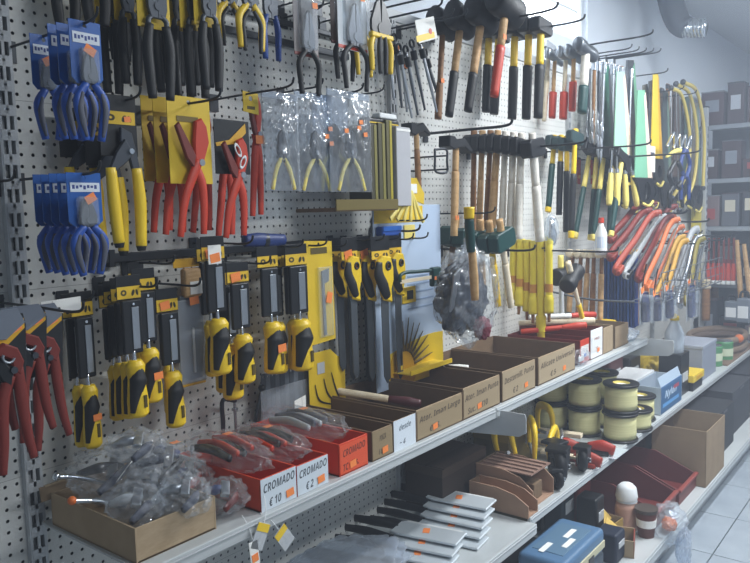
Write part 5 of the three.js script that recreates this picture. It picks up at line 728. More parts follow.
  { const g = thing('film_scrap', 'bunched white film near the far corner of the upper shelf', 'film', [3.46, Y + 0.03, 0.34]); part(g, 'film', film(0.1, 0.03, 0.05, 0.35, 33, 4), C.hazyClear); part(g, 'paper_slip', rb(0.09, 0.012, 0.05, 0.002), C.paper, [0, -0.015, 0]); }
  [[3.455, 0.1, 'yellow putty tub at the foot of the blue blades, nearer'], [3.5, 0.22, 'yellow putty tub at the foot of the blue blades, farther']].forEach(([x, z, l]) => { const g = thing('putty_tub', l, 'tub', [x, Y, z], 0, 'yellow tubs'); part(g, 'tub_body', lathe([[0, 0], [0.045, 0], [0.05, 0.07], [0, 0.07]]), C.paleYellow); part(g, 'lid', cyl(0.053, 0.053, 0.014, [0, 0.076, 0], 20), C.yellow); });
}
// ---------- goods on the middle shelf ----------
{
  const Y = SH2, YN = SH2 - 0.01;
  // silver sleeves with black handles
  const pack = (label, x, y, z, turn, tilt) => { const g = thing('sleeved_trowel', label, 'trowel', [x, y, z], turn, 'black-handled trowels in silver sleeves'); part(g, 'sleeve', plate([[-0.045, 0], [0.045, 0], [0.05, 0.012], [0.05, 0.2], [0.035, 0.225], [-0.04, 0.225], [-0.048, 0.2]], 0.008, 0.002).rotateX(-Math.PI / 2), mt('#d3dbe0', 0.3, 0.25), [0, 0.007, 0.12]); part(g, 'fold_edge', rb(0.012, 0.009, 0.2, 0.003, [0.046, 0.007, 0.01]), C.white); part(g, 'handle', sweep([[0, 0.006, -0.1], [0.003, 0.008, -0.2], [0, 0.006, -0.3]], [0.01, 0.016, 0.011], 0.4), C.blackPlastic); sticker(g, 0.0, 0.01, 0.05, 0.001); const s = part(g, 'price_sticker', bx(0.034, 0.0008, 0.022), C.sticker, [0.004, 0.0118, 0.0]); s.rotation.y = 0.3; g.children.splice(g.children.findIndex((c) => c.name === 'price_sticker'), 1); };
  [[1.765, 0, .29], [1.812, .014, .275], [1.858, .028, .26]].forEach(([x, dy, z], i) => pack(`silver-sleeved black-handled trowel in the near fan, ${['lowest', 'middle', 'topmost'][i]} of three`, x, YN + dy, z, 0.18, -0.02));
  [[1.93, 0, .3], [1.97, .0145, .285], [2.01, .029, .27], [2.05, .0435, .255], [2.09, .058, .24]].forEach(([x, dy, z], i) => pack(`silver-sleeved black-handled trowel in the far fan, ${['lowest', 'second lowest', 'middle', 'second highest', 'topmost'][i]} of five`, x, YN + dy, z, 0.12, -0.02));
  { const g = thing('wrapped_tools', 'flat clear-wrapped grey tools on the near end of the middle shelf', 'package', [1.5, YN + 0.052, 0.22]); part(g, 'blade', rb(0.2, 0.006, 0.06, 0.002), C.steel, [0, -0.01, 0], [0, 0.5, 0]); part(g, 'film', film(0.22, 0.035, 0.16, 0.3, 41, 5), C.hazyClear); part(g, 'price_sticker', bx(0.024, 0.001, 0.018), C.sticker, [-0.12, 0.026, 0.04]); }
  { const g = thing('flat_knife', 'long black flat tool lying behind the silver sleeves', 'tool', [1.6, YN, 0.06], 0.25); part(g, 'blade', rb(0.06, 0.012, 0.3, 0.004, [0, 0.008, 0]), C.blackPlastic); part(g, 'handle', sweep([[0, 0.012, 0.12], [0, 0.014, 0.2], [0, 0.012, 0.27]], [0.012, 0.016, 0.012], 0.7), C.blackPlastic); }
  // two long tan cartons with open ends
  [[2.225, 0.455, .075, .085, 'long tan carton with open end, beside the far fan of silver sleeves', false], [2.36, 0.43, .17, .12, 'long tan carton with ribbed top, between its twin and the black castors', true]].forEach(([x, z, w, h, l, top]) => { const g = thing('long_carton', l, 'carton', [x, Y, z], 0, 'long tan cartons'); const t = 0.005, d = 0.23, m = noiseMat('#9c7a63', '#b8957b', 4, 4, 0.7); part(g, 'base_panel', bx(w, t, d, [0, t / 2, -d / 2]), m); for (const s of [-1, 1]) part(g, 'side_panel', plate([[0, 0], [0, h * 0.5], [-0.05, h * 0.85], [-0.12, h], [-d, h], [-d, 0]], t, 0.0008).rotateY(-Math.PI / 2), m, [s * (w / 2 - t / 2), 0, 0]); part(g, 'back_panel', bx(w, h, t, [0, h / 2, -d]), C.cardIn); if (top) { part(g, 'top_panel', bx(w - 2 * t - 0.002, t, d * 0.92, [0, h - t, -d * 0.5]), mt('#8f7163', 0.6)); for (let i = 0; i < 4; i++) part(g, 'rib', rb(0.006, 0.006, d * 0.9, 0.002, [-w * 0.3 + i * w * 0.2, h + 0.001, -d * 0.5]), mt('#a88878', 0.6)); part(g, 'inner_block', rb(w * 0.4, h * 0.5, 0.1, 0.004, [0, h * 0.3, -0.07]), C.cardIn); } });
  // dark shelf-back cartons in the shade
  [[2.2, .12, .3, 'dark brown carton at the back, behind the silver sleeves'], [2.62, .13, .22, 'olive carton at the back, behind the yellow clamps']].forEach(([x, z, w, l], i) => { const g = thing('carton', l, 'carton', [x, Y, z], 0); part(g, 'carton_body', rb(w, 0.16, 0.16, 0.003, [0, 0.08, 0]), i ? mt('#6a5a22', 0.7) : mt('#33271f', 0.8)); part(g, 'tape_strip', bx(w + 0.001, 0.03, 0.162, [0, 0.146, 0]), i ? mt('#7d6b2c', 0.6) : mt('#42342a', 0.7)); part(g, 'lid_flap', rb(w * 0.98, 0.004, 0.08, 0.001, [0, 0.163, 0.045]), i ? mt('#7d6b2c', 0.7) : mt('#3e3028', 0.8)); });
  // yellow bar clamps and black castors
  const clamp = (label, x, y, z, turn, tilt) => { const g = thing('yellow_clamp', label, 'clamp', [x, y, z], turn, 'yellow clamps beside the tan cartons'); g.rotation.z = tilt; g.scale.setScalar(1.25); part(g, 'frame', sweep([[0.05, 0.0, 0], [0.05, 0.07, 0], [0.03, 0.1, 0], [-0.04, 0.1, 0], [-0.06, 0.08, 0], [-0.06, 0.0, 0]], [0.009, 0.013, 0.014, 0.014, 0.013, 0.009], 0.7), C.yellow); part(g, 'screw', cyl(0.006, 0.006, 0.14, [0, 0, 0], 10).rotateZ(Math.PI / 2), C.steel, [0.05, 0.012, 0]); part(g, 'tommy_bar', cyl(0.004, 0.004, 0.06, [0, 0, 0], 8), C.steel, [0.115, 0.012, 0]); };
  clamp('yellow clamp standing highest, beside the tan ribbed carton', 2.53, Y + 0.105, 0.3, 0.6, 0.1); clamp('yellow clamp lying in front of the olive carton', 2.44, Y + 0.1, 0.24, 1.0, -0.5); clamp('yellow clamp leaning behind the black castors', 2.74, Y + 0.02, 0.3, 0.2, 0.3); clamp('yellow clamp farthest back by the olive carton', 2.86, Y + 0.07, 0.2, 0.9, -0.1);
  const castor = (label, x, y, z, r, turn) => { const g = thing('black_castor', label, 'castor', [x, y, z], turn, 'black castors beside the yellow clamps'); g.scale.setScalar(1.15); part(g, 'wheel', new THREE.TorusGeometry(r * 0.68, r * 0.32, 10, 22).rotateY(0.5), C.blackRubber, [0, r, 0]); part(g, 'hub', cyl(r * 0.4, r * 0.4, r * 0.7, null, 16).rotateX(Math.PI / 2).rotateY(0.5), C.blackPlastic, [0, r, 0]); part(g, 'fork', plate([[-r * 0.4, r * 0.8], [r * 0.4, r * 0.8], [r * 0.45, r * 1.9], [-r * 0.45, r * 1.9]], 0.006, 0.001), C.blackSteel, [0, 0, r * 0.5]); part(g, 'mount_plate', rb(r * 1.1, 0.012, r * 1.2, 0.004, [0, r * 1.9, 0.0]), C.blackPlastic); part(g, 'axle_end', cyl(0.008, 0.008, 0.006).rotateX(Math.PI / 2), C.chrome, [0, r, r * 0.5 + 0.008]); };
  castor('largest black castor at the lip beside the tan ribbed carton', 2.55, Y, 0.4, 0.062, 0.2); castor('black castor behind the largest one', 2.63, Y, 0.35, 0.06, -0.2); castor('black castor next to the red-handled scrapers', 2.72, Y, 0.425, 0.045, 0.1); castor('small black castor lying at the front by the tan carton', 2.49, Y, 0.42, 0.035, 0.6);
  // red-handled scrapers
  [[2.78, .43, mt('#a83a28', .5), .1, 'red plane iron at the lip, nearest the black castors'], [2.82, .36, C.redDark, .2, 'dark red-handled scraper with cream blade, second from the castors'], [2.95, .42, mt('#b03524', .5), .15, 'bright red two-ended scraper with dark blade, nearest the front spool'], [2.9, .28, mt('#a83a28', .5), .25, 'red scraper with long cream blade behind the two-ended one']].forEach(([x, z, m, t, l], i) => { const g = thing('scraper', l, 'scraper', [x, Y, z], t, 'red-handled scrapers on the middle shelf'); part(g, 'blade', rb(0.035, 0.012, 0.16, 0.003, [0, 0.034, -0.12]), i === 2 ? C.blackPlastic : C.paleWood); part(g, 'handle', sweep([[0, 0.03, -0.06], [0, 0.036, 0.0], [0, 0.026, 0.05]], [0.018, 0.03, 0.022], 0.7), m); part(g, 'foot', rb(0.05, 0.02, 0.08, 0.006, [0, 0.012, -0.01]), i === 2 ? C.blackPlastic : m); });
  [[2.98, .16, 'bare cream wooden batten lying before the middle stack of spools'], [2.82, .14, 'bare cream wooden batten lying behind the red scrapers']].forEach(([x, z, l]) => { const g = thing('wooden_batten', l, 'batten', [x, Y, z], 0.15, 'cream battens'); part(g, 'plank', rb(0.04, 0.02, 0.3, 0.004, [0, 0.05, 0]), C.paleWood); part(g, 'grip', rb(0.044, 0.04, 0.08, 0.006, [0, 0.02, -0.12]), C.brownWood); });
  { const g = thing('paper_label', 'blank white label on the lip in front of the front spools', 'label', [3.0, Y + 0.001, 0.462]); part(g, 'slip', rb(0.15, 0.0015, 0.05, 0.0006), C.paper); part(g, 'film', rb(0.152, 0.001, 0.052, 0.0004, [0, 0.0015, 0]), C.clear); }
  // spools of pale yellow line
  const lineMat = noiseMat('#cfc98c', '#e9e3b0', 1.2, 26, 0.55);
  const spool = (label, x, y, z, r = 0.074, h = 0.13) => { const g = thing('line_spool', label, 'spool', [x, y, z], 0, 'spools of pale yellow line'); part(g, 'winding', lathe([[r * 0.5, 0.012], [r * 0.95, 0.012], [r * 0.97, h * 0.3], [r * 0.95, h * 0.6], [r * 0.96, h - 0.012], [r * 0.5, h - 0.012]], null, 28), lineMat); for (const y2 of [0, h - 0.012]) part(g, 'flange', lathe([[r * 0.55, 0], [r * 1.05, 0], [r * 1.08, 0.006], [r * 1.05, 0.012], [r * 0.55, 0.012], [r * 0.5, 0.006]], [0, y2, 0], 28), C.blackPlastic); part(g, 'core', lathe([[r * 0.52, 0.002], [r * 0.52, h - 0.001], [r * 0.44, h - 0.001], [r * 0.44, 0.002]], null, 24), C.paleYellow); part(g, 'end_disc', cyl(r * 0.46, r * 0.46, 0.004, [0, h * 0.9, 0], 24), C.paper); return g; };
  const H = 0.131;
  const L3 = [[3.2, .405, 'in front'], [3.2, .238, 'in the middle'], [3.2, .075, 'against the panel']];
  L3.forEach(([x, z, l]) => { spool(`spool of pale yellow line, bottom of the near stack ${l}`, x, Y, z); spool(`spool of pale yellow line, top of the near stack ${l}`, x + (z > .4 ? 0.01 : 0), Y + H, z); });
  [[3.38, .25, 'in the middle'], [3.38, .08, 'against the panel']].forEach(([x, z, l]) => { spool(`pale yellow line spool, bottom of the far stack ${l}`, x, Y, z); spool(`pale yellow line spool, top of the far stack ${l}`, x, Y + H, z); });
  spool('single spool of pale yellow line beside the blue carton', 3.56, Y, 0.37, 0.074, 0.125); spool('low single spool of pale yellow line just past the front stack', 3.4, Y, 0.41, 0.07, 0.1);
  // blue carton, yellow packs, grey carton, green tins, dark goods
  { const g = thing('blue_carton', 'open blue printed carton on the lip past the spools', 'carton', [3.85, Y, 0.44]); openBox(g, 0.36, 0.14, 0.14, { mat: mt('#3f6a96', 0.55), inner: mt('#b9c6d2', 0.6), label: canvasMat(256, 128, (c, w, h) => { c.fillStyle = '#3a6690'; c.fillRect(0, 0, w, h); c.fillStyle = '#cfe0f0'; c.font = 'italic bold 52px sans-serif'; c.fillText('Nylon', 40, 60); c.fillStyle = '#b0485a'; c.fillRect(150, 20, 70, 20); c.fillStyle = '#5fa0d8'; c.fillRect(20, 84, 200, 20); }) }); part(g, 'lid_flap', rb(0.34, 0.05, 0.003, 0.001), mt('#aebfd0', 0.5), [0.0, 0.162, -0.012], [-0.35, 0, 0]); }
  { const g = thing('dark_tray', 'black tray with a white rim behind the single spool', 'tray', [3.86, Y, 0.26]); part(g, 'tray_body', rb(0.3, 0.09, 0.14, 0.01, [0, 0.09, -0.04]), C.blackPlastic); part(g, 'rim', rb(0.32, 0.025, 0.16, 0.006, [0, 0.14, -0.04]), C.white); part(g, 'base_block', rb(0.26, 0.05, 0.12, 0.006, [0, 0.025, -0.04]), C.blackPlastic); }
  [[4.35, .17, .12, .2, .16, 'yellow crinkled pack standing behind the flat yellow carton', 0], [4.34, .38, .22, .045, .14, 'flat yellow carton in front of the crinkled pack', 0.05]].forEach(([x, z, w, h, d, l, y], i) => { const g = thing('yellow_pack', l, 'pack', [x, Y + y, z]); part(g, 'pack_body', i ? rb(w, h, d, 0.006, [0, h / 2, 0]) : film(w * 0.6, h / 2, d / 2, 0.25, 51, 4).translate(0, h / 2, 0), mt('#e3c22f', 0.5)); part(g, 'print_strip', rb(w * 0.5, h * 0.4, 0.004, 0.001, [0, h * 0.5, d * 0.5]), C.yellowDeep); if (i) part(g, 'base_block', rb(w * 0.9, 0.05, d * 0.9, 0.004, [0, -0.025, 0]), C.blackPlastic); });
  { const g = thing('grey_carton', 'large plain grey carton on the middle shelf before the green tins', 'carton', [4.68, Y, 0.32]); part(g, 'carton_body', rb(0.32, 0.2, 0.2, 0.004, [0, 0.1, 0]), mt('#8d93a0', 0.6)); part(g, 'lid_flap', rb(0.326, 0.02, 0.206, 0.003, [0, 0.2, 0]), mt('#9aa0ac', 0.6)); }
  [[5.02, .36, 'nearest the grey carton'], [5.13, .3, 'middle one'], [5.22, .38, 'farthest']].forEach(([x, z, l]) => { const g = thing('green_tin', `green and white paint tin near the far end, ${l}`, 'tin', [x, Y, z], 0, 'green tins near the far end'); part(g, 'tin_body', lathe([[0, 0], [0.055, 0], [0.057, 0.006], [0.055, 0.012], [0.055, 0.118], [0.057, 0.124], [0.05, 0.13], [0, 0.126]], null, 22), mt('#4f8a5a', 0.4)); part(g, 'paper_label', cyl(0.0556, 0.0556, 0.05, [0, 0.06, 0], 22), mt('#cfd8b8', 0.5)); part(g, 'lid', cyl(0.05, 0.05, 0.01, [0, 0.13, 0], 22), C.steel); });
  [[3.65, .1, .16, .2, C.blackPlastic, 'black packet behind the spools'], [3.86, .12, .2, .24, mt('#4c2a2c', 0.6), 'dark maroon packet behind the black tray'], [4.1, .14, .18, .2, C.blackPlastic, 'black packet before the crinkled yellow pack'], [4.95, .12, .3, .16, mt('#5a5350', 0.7), 'dull brown packet behind the green tins']].forEach(([x, z, w, h, m, l]) => { const g = thing('goods_packet', l, 'packet', [x, Y, z - 0.02]); part(g, 'packet_body', rb(w, h, 0.1, 0.012, [0, h / 2, 0]), m); part(g, 'paper_label', rb(w * 0.5, h * 0.3, 0.004, 0.001, [0, h * 0.55, 0.051]), C.metalGrey); });
}
// ---------- goods on the base shelf ----------
{
  const Y = SH0;
  { // blue flat case
    const yt = 0.36, p = S(517, 551, yt), q = S(560, 516, yt), r = S(605, 527, yt);
    const w = q.x - p.x, d = r.z - p.z, g = thing('tool_case', 'blue hard case with a beige trimmed front edge on the base shelf', 'case', [(p.x + q.x) / 2, Y, (p.z + r.z) / 2]);
    const h = yt - Y; part(g, 'case_body', rb(w, h * 0.55, d, 0.012, [0, h * 0.28, 0]), mt('#3c4854', 0.5)); part(g, 'lid', rb(w * 1.02, h * 0.46, d * 1.02, 0.02, [0, h * 0.77, 0]), mt('#56789a', 0.4)); part(g, 'trim_strip', rb(w * 0.94, h * 0.14, 0.008, 0.003, [0, h * 0.72, d * 0.512]), mt('#c9c3a2', 0.5)); part(g, 'latch', rb(0.05, 0.05, 0.012, 0.004, [w * 0.1, h * 0.6, d * 0.515]), C.blackPlastic); part(g, 'recess_panel', rb(w * 0.7, 0.004, d * 0.66, 0.002, [0, h * 1.002, 0]), mt('#5f7d96', 0.4)); for (const [x, z] of [[-0.2, -0.05], [-0.05, 0.1], [0.1, 0.02]]) part(g, 'paper_scrap', bx(0.08, 0.001, 0.02, [x * w * 1.4, h * 1.017, z * d * 2]), C.paper); const bk = part(g, 'handle', sweep([[-0.06, h * 0.6, d * 0.51], [-0.05, h * 0.6, d * 0.51 + 0.03], [0.05, h * 0.6, d * 0.51 + 0.03], [0.06, h * 0.6, d * 0.51]], 0.009), C.blackPlastic); bk.position.x = -w * 0.15; }
  const bin = (label, x0, x1, z, d) => { const g = thing('red_bin', label, 'bin', [(x0 + x1) / 2, Y, z], 0, 'dark red plastic bins'); const m = mt('#6c2722', 0.5), w = x1 - x0, t = 0.006; part(g, 'base_panel', bx(w, t, d, [0, t / 2, -d / 2]), m); part(g, 'front_panel', rb(w, 0.07, t, 0.002, [0, 0.035, 0]), m); part(g, 'back_panel', rb(w, 0.15, t, 0.002, [0, 0.075, -d]), m); for (const s of [-1, 1]) part(g, 'side_panel', plate([[0, 0], [0, 0.07], [-d * 0.5, 0.15], [-d, 0.15], [-d, 0]], t, 0.001).rotateY(-Math.PI / 2), m, [s * (w / 2 - t / 2), 0, 0]); part(g, 'rim', rb(w + 0.012, 0.014, 0.02, 0.004, [0, 0.07, 0.004]), mt('#8d4038', 0.5)); };
  bin('dark red sloping plastic bin on the base shelf, beside the white jug', 3.1, 3.38, 0.6, 0.38); bin('dark red sloping plastic bin between the other bin and the tall box', 3.39, 3.67, 0.61, 0.38);
  { const p = K(706, 492, 3.68); void p; const g = thing('cardboard_box', 'tall open brown cardboard box standing past the red bins on the base shelf', 'box', [3.86, Y, 0.655]); openBox(g, 0.36, 0.28, 0.26, { mat: C.card, inner: C.cardIn, side: C.card }); for (const s of [1]) part(g, 'lid_flap', rb(0.36, 0.003, 0.08, 0.001), C.cardLight, [0, 0.285, -0.28 * s], [0.5, 0, 0]); }
  // clutter by the bins
  const jug = thing('white_jug', 'white domed jug with a peach lower half beside the red bins', 'jug', [3.02, Y, 0.5]); jug.scale.setScalar(0.8); part(jug, 'jug_body', lathe([[0, 0], [0.055, 0], [0.06, 0.02], [0.06, 0.12], [0.05, 0.16], [0, 0.16]]), mt('#c79a86', 0.5)); part(jug, 'dome', lathe([[0.05, 0.16], [0.058, 0.18], [0.05, 0.23], [0.03, 0.25], [0, 0.256]]), C.white); part(jug, 'collar', cyl(0.052, 0.056, 0.016, [0, 0.165, 0], 20), C.metalGrey);
  [[2.82, .42, .09, .2, C.blackPlastic, 'black packet between the blue case and the white jug'], [2.78, .3, .12, .24, mt('#1d2a33', 0.6), 'dark teal packet behind the black packet on the base shelf'], [2.95, .3, .14, .2, C.redDark, 'dark red packet behind the white jug'], [2.72, .54, .1, .12, mt('#182236', 0.5), 'navy packet leaning at the far side of the blue case']].forEach(([x, z, w, h, m, l]) => { const g = thing('goods_packet', l, 'packet', [x, Y, z]); part(g, 'packet_body', rb(w, h, 0.09, 0.012, [0, h / 2, 0]), m); part(g, 'paper_label', rb(w * 0.6, h * 0.2, 0.004, 0.001, [0, h * 0.6, 0.046]), C.metalGrey); });
  { const g = thing('brown_cup', 'dark brown lidded cup with white print beside the white jug', 'cup', [3.0, Y, 0.59]); g.scale.setScalar(0.82); part(g, 'cup_body', lathe([[0, 0], [0.04, 0], [0.052, 0.13], [0, 0.13]]), mt('#5a2a20', 0.5)); part(g, 'lid', cyl(0.058, 0.055, 0.018, [0, 0.139, 0], 20), mt('#4a3f38', 0.5)); part(g, 'print_strip', cyl(0.0505, 0.0485, 0.04, [0, 0.075, 0], 20), C.paper); }
  [[2.83, .66, 0.3, '#8f3a2a', 'red-sided flat box with yellow lid at the base shelf lip'], [2.9, .56, -0.1, '#a88a48', 'open yellow carton flap between the navy packet and brown cup']].forEach(([x, z, t, c, l]) => { const g = thing('flat_box', l, 'box', [x, Y, z - 0.06], t); openBox(g, 0.13, 0.07, 0.1, { mat: mt(c, 0.6), inner: C.cardLight }); part(g, 'lid_flap', rb(0.12, 0.003, 0.08, 0.001), mt('#d7b45a', 0.6), [0, 0.08, -0.08], [0.7, 0, 0]); });
  { const g = thing('clear_bag', 'crumpled clear bag spilling over the base shelf edge', 'bag', [3.08, Y + 0.04, 0.66]); part(g, 'film', film(0.08, 0.09, 0.07, 0.35, 61, 5), C.clear); part(g, 'fold', film(0.05, 0.09, 0.03, 0.35, 63, 4).translate(0.0, -0.09, 0.06), C.hazyClear); part(g, 'red_fitting', film(0.03, 0.03, 0.03, 0.3, 64, 3), C.orange); part(g, 'steel_fitting', film(0.03, 0.02, 0.03, 0.3, 65, 3).translate(0.03, 0.03, 0), C.chrome); }
  { const g = thing('white_fitting', 'round white plastic fitting at the back of the base shelf', 'fitting', [3.05, Y + 0.13, 0.2]); part(g, 'fitting_body', lathe([[0, 0], [0.04, 0.01], [0.05, 0.04], [0.03, 0.08], [0, 0.09]]), C.metalGrey); part(g, 'stand_block', rb(0.08, 0.13, 0.08, 0.006, [0, -0.065, 0]), C.redDark); }
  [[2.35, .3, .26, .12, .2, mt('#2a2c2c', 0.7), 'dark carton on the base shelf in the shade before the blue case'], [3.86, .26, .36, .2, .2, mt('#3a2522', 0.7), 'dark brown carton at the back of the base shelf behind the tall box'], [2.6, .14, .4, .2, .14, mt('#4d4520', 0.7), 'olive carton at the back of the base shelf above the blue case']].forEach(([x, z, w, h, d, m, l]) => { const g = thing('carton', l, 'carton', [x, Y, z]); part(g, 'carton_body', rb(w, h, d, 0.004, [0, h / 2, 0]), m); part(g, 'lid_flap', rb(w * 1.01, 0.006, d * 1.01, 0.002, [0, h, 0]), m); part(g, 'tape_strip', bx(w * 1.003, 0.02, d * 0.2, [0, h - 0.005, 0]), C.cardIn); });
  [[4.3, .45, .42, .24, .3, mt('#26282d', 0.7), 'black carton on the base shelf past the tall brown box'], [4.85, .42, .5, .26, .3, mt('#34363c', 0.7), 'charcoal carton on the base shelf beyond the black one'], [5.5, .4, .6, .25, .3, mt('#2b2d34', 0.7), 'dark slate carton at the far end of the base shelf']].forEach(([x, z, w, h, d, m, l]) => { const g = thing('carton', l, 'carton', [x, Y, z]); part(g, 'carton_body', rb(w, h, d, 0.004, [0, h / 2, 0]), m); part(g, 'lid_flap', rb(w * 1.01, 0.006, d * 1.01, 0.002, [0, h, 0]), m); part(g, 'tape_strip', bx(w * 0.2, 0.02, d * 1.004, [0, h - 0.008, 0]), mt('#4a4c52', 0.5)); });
}
// ---------- the far end: wire tray, hanging packs, end gondola, duct ----------
{
  // wire tray across the far bay
  { const a = W(650, 290, 0.5), b = W(712, 284, 0.5); const trayWire = mt('#6d737b', 0.4, 0.5); const g = thing('wire_tray', 'shallow wire tray across the far bay in front of the hacksaw frames', 'tray', [a.x, (a.y + b.y) / 2 - 0.02, 0.03]); const w = b.x - a.x; for (let i = 0; i < 4; i++) part(g, 'long_wire', sweep([[0, 0.0, 0.38 + i * 0.045], [w / 2, 0, 0.38 + i * 0.045], [w, 0, 0.38 + i * 0.045]], 0.0022, 1, 6), trayWire); for (let i = 0; i < 3; i++) part(g, 'front_wire', sweep([[0, 0.045 * (i + 1), 0.52], [w, 0.045 * (i + 1), 0.52]], 0.0022, 1, 6), trayWire); for (let i = 0; i <= 12; i++) part(g, 'cross_wire', sweep([[w * i / 12, 0.135, 0.52], [w * i / 12, 0.0, 0.52], [w * i / 12, 0, 0.38]], 0.0016, 1, 6), trayWire); for (const x of [0, w]) part(g, 'arm', sweep([[x, 0.03, -0.02], [x, 0, 0.2], [x, 0, 0.4]], 0.005, 1, 8), trayWire); }
  [[628, 214, 'upper', .34], [650, 222, 'middle', .36], [668, 240, 'lower', .36], [678, 236, 'farthest', .36]].forEach(([x, y, l, n]) => hook(`stout wire hook holding the slanting hacksaws, ${l} one`, x, y, n, 0.006));
  // blister packs with blue clamps under the tray
  [[640, 286, 652, 326], [652, 290, 663, 324], [664, 284, 676, 322], [685, 278, 699, 322]].forEach((b, i) => hang('blister_clamp', `blue clamp in a clear pack under the wire tray, ${['nearest the blue blades', 'second along', 'third along', 'beside the brown posts'][i]}`, 'clamp', b, { z: 0.47 }, 'blue clamps in clear packs', (g, w0, h, w = PW) => { part(g, 'hang_hook', sweep([[0, -0.02, -0.018], [0, 0.05, -0.01], [0, 0.1, 0.0]], 0.003), C.wire); part(g, 'pack_card', rb(w, h * 0.96, 0.003, 0.001, [0, -h / 2, -0.02]), C.metalGrey); part(g, 'jaw', plate([[-w * 0.3, -h * 0.4], [0, -h * 0.2], [w * 0.3, -h * 0.4], [w * 0.25, -h * 0.85], [0, -h * 0.7], [-w * 0.25, -h * 0.85]], 0.03, 0.006), mt('#22386c', 0.4)); part(g, 'screw', cyl(0.01, 0.01, h * 0.5, [0, -h * 0.3, 0.02], 10), C.chrome); part(g, 'blister', rb(w * 0.9, h * 0.7, 0.05, 0.015, [0, -h * 0.55, 0.008]), C.clear); sticker(g, 0, -h * 0.1, -0.016, 0.04, 0.3); }));
  [[711, 278, 718, 320], [720, 284, 728, 320], [703, 282, 709, 320]].forEach((b, i) => hang('tool_shaft', `short brown wooden handle hanging at the end post, ${['middle one', 'farthest', 'nearest'][i]}`, 'handle', b, { z: 0.1 }, 'brown handles at the end post', (g, w, h) => { part(g, 'shaft', sweep([[0, 0, 0], [0, -h * 0.5, 0], [0, -h, 0]], [0.026, 0.03, 0.03]), C.brownWood); part(g, 'end_cap', sweep([[0, 0.02, 0], [0, -0.05, 0]], [0.03, 0.034]), C.paleWood); }));
  { const p = S(674, 352, SH2 + 0.0); void p; const b = fit([664, 314, 684, 352], { z: 0.36 }); const g = thing('cone_bottle', 'clear cone-shaped glue bottle with yellow cap before the far bay', 'bottle', [b.x, b.y - b.h, 0.36]); const h = b.h; part(g, 'bottle_body', lathe([[0, 0], [0.05, 0], [0.052, h * 0.5], [0.02, h * 0.82], [0.016, h * 0.86], [0, h * 0.86]]), mt('#c6ced6', 0.35)); part(g, 'cap', lathe([[0, h * 0.84], [0.026, h * 0.84], [0.022, h * 0.94], [0.008, h], [0, h]]), C.yellow);
    const st = thing('goods_box', 'dark box under the cone-shaped glue bottle', 'box', [b.x, SH2, 0.36]); part(st, 'box_body', rb(0.16, b.y - b.h - SH2, 0.12, 0.004, [0, (b.y - b.h - SH2) / 2, 0]), C.blackPlastic); part(st, 'paper_label', rb(0.1, 0.05, 0.003, 0.001, [0, 0.1, 0.061]), C.metalGrey); }
  // end gondola square to the wall
  const X = 5.96, Z0 = 0.0, Z1 = 2.4, D = 0.42;
  const gd = struct('wall_end', bx(0.03, 2.35, Z1 - Z0, [X + D + 0.02, 1.175, (Z0 + Z1) / 2]), mt('#6f7681', 0.7)); void gd;
  { const g = thing('end_post', 'pale steel post at the corner where the two runs of shelving meet', 'post', [5.92, 0, 0.06]); part(g, 'shaft', rb(0.05, 2.25, 0.04, 0.004, [0, 1.125, 0]), C.metalGrey); for (let i = 0; i < 30; i++) part(g, 'slot_web', rb(0.02, 0.03, 0.003, 0.001, [0, 0.5 + i * 0.055, 0.0215]), mt('#6a7078', 0.6)); part(g, 'top_cap', rb(0.056, 0.01, 0.046, 0.003, [0, 2.255, 0]), C.dark); }
  const lv = [0.5, 0.93, 1.36, 1.72, 2.12], nm = ['lowest', 'second lowest', 'middle', 'second highest', 'highest'];
  lv.forEach((y, i) => { const g = thing('end_shelf', `grey shelf of the end gondola, ${nm[i]} of five`, 'shelf', [X, y, Z0], 0, 'shelves of the end gondola'); part(g, 'deck', rb(D, 0.006, Z1 - Z0, 0.002, [D / 2, -0.003, (Z1 - Z0) / 2]), mt('#8b929c', 0.5)); part(g, 'front_lip', rb(0.012, 0.034, Z1 - Z0, 0.003, [0.006, -0.017, (Z1 - Z0) / 2]), mt('#9aa1aa', 0.45)); });
  const tone = ['#3d2426', '#2f272b', '#4a2d31', '#2c2f38', '#5a5d68', '#7b6a6c', '#3d2428', '#84888f'];
  const where = ['against the end post', 'second from the end post', 'third from the end post', 'fourth from the end post', 'fifth from the end post', 'sixth from the end post', 'seventh from the end post'];
  const kinds = ['dark carton', 'grey packet', 'maroon carton', 'dark bottle pack', 'dull box'];
  seed = 777;
  lv.forEach((y, i) => { let z = Z0 + 0.012; for (let k = 0; k < 7; k++) {
    const w = rnd(0.1, 0.17), h = i === 4 ? rnd(0.22, 0.36) : rnd(0.12, lv[i + 1] - y - 0.08), d = rnd(0.14, 0.24), t = tone[Math.floor(rnd(0, 8))], kd = kinds[(k + i * 2) % 5];
    const g = thing('stock_carton', `${kd} on the ${nm[i]} end shelf, ${where[k]}`, 'carton', [X + 0.02 + d / 2, y, z + w / 2], 0, 'stock on the end gondola');
    part(g, 'carton_body', rb(d, h, w, 0.008, [0, h / 2, 0]), mt(t, 0.6)); part(g, 'paper_label', rb(0.003, h * 0.35, w * 0.6, 0.001, [-d / 2 - 0.0012, h * rnd(0.4, 0.65), 0]), mt(['#c9cdd4', '#a83a34', '#8f96a2', '#d8d2c0'][Math.floor(rnd(0, 4))], 0.6)); part(g, 'lid_flap', rb(d * 1.01, 0.01, w * 1.01, 0.003, [0, h, 0]), mt(tone[Math.floor(rnd(0, 8))], 0.6));
    z += w + rnd(0.01, 0.03); } });
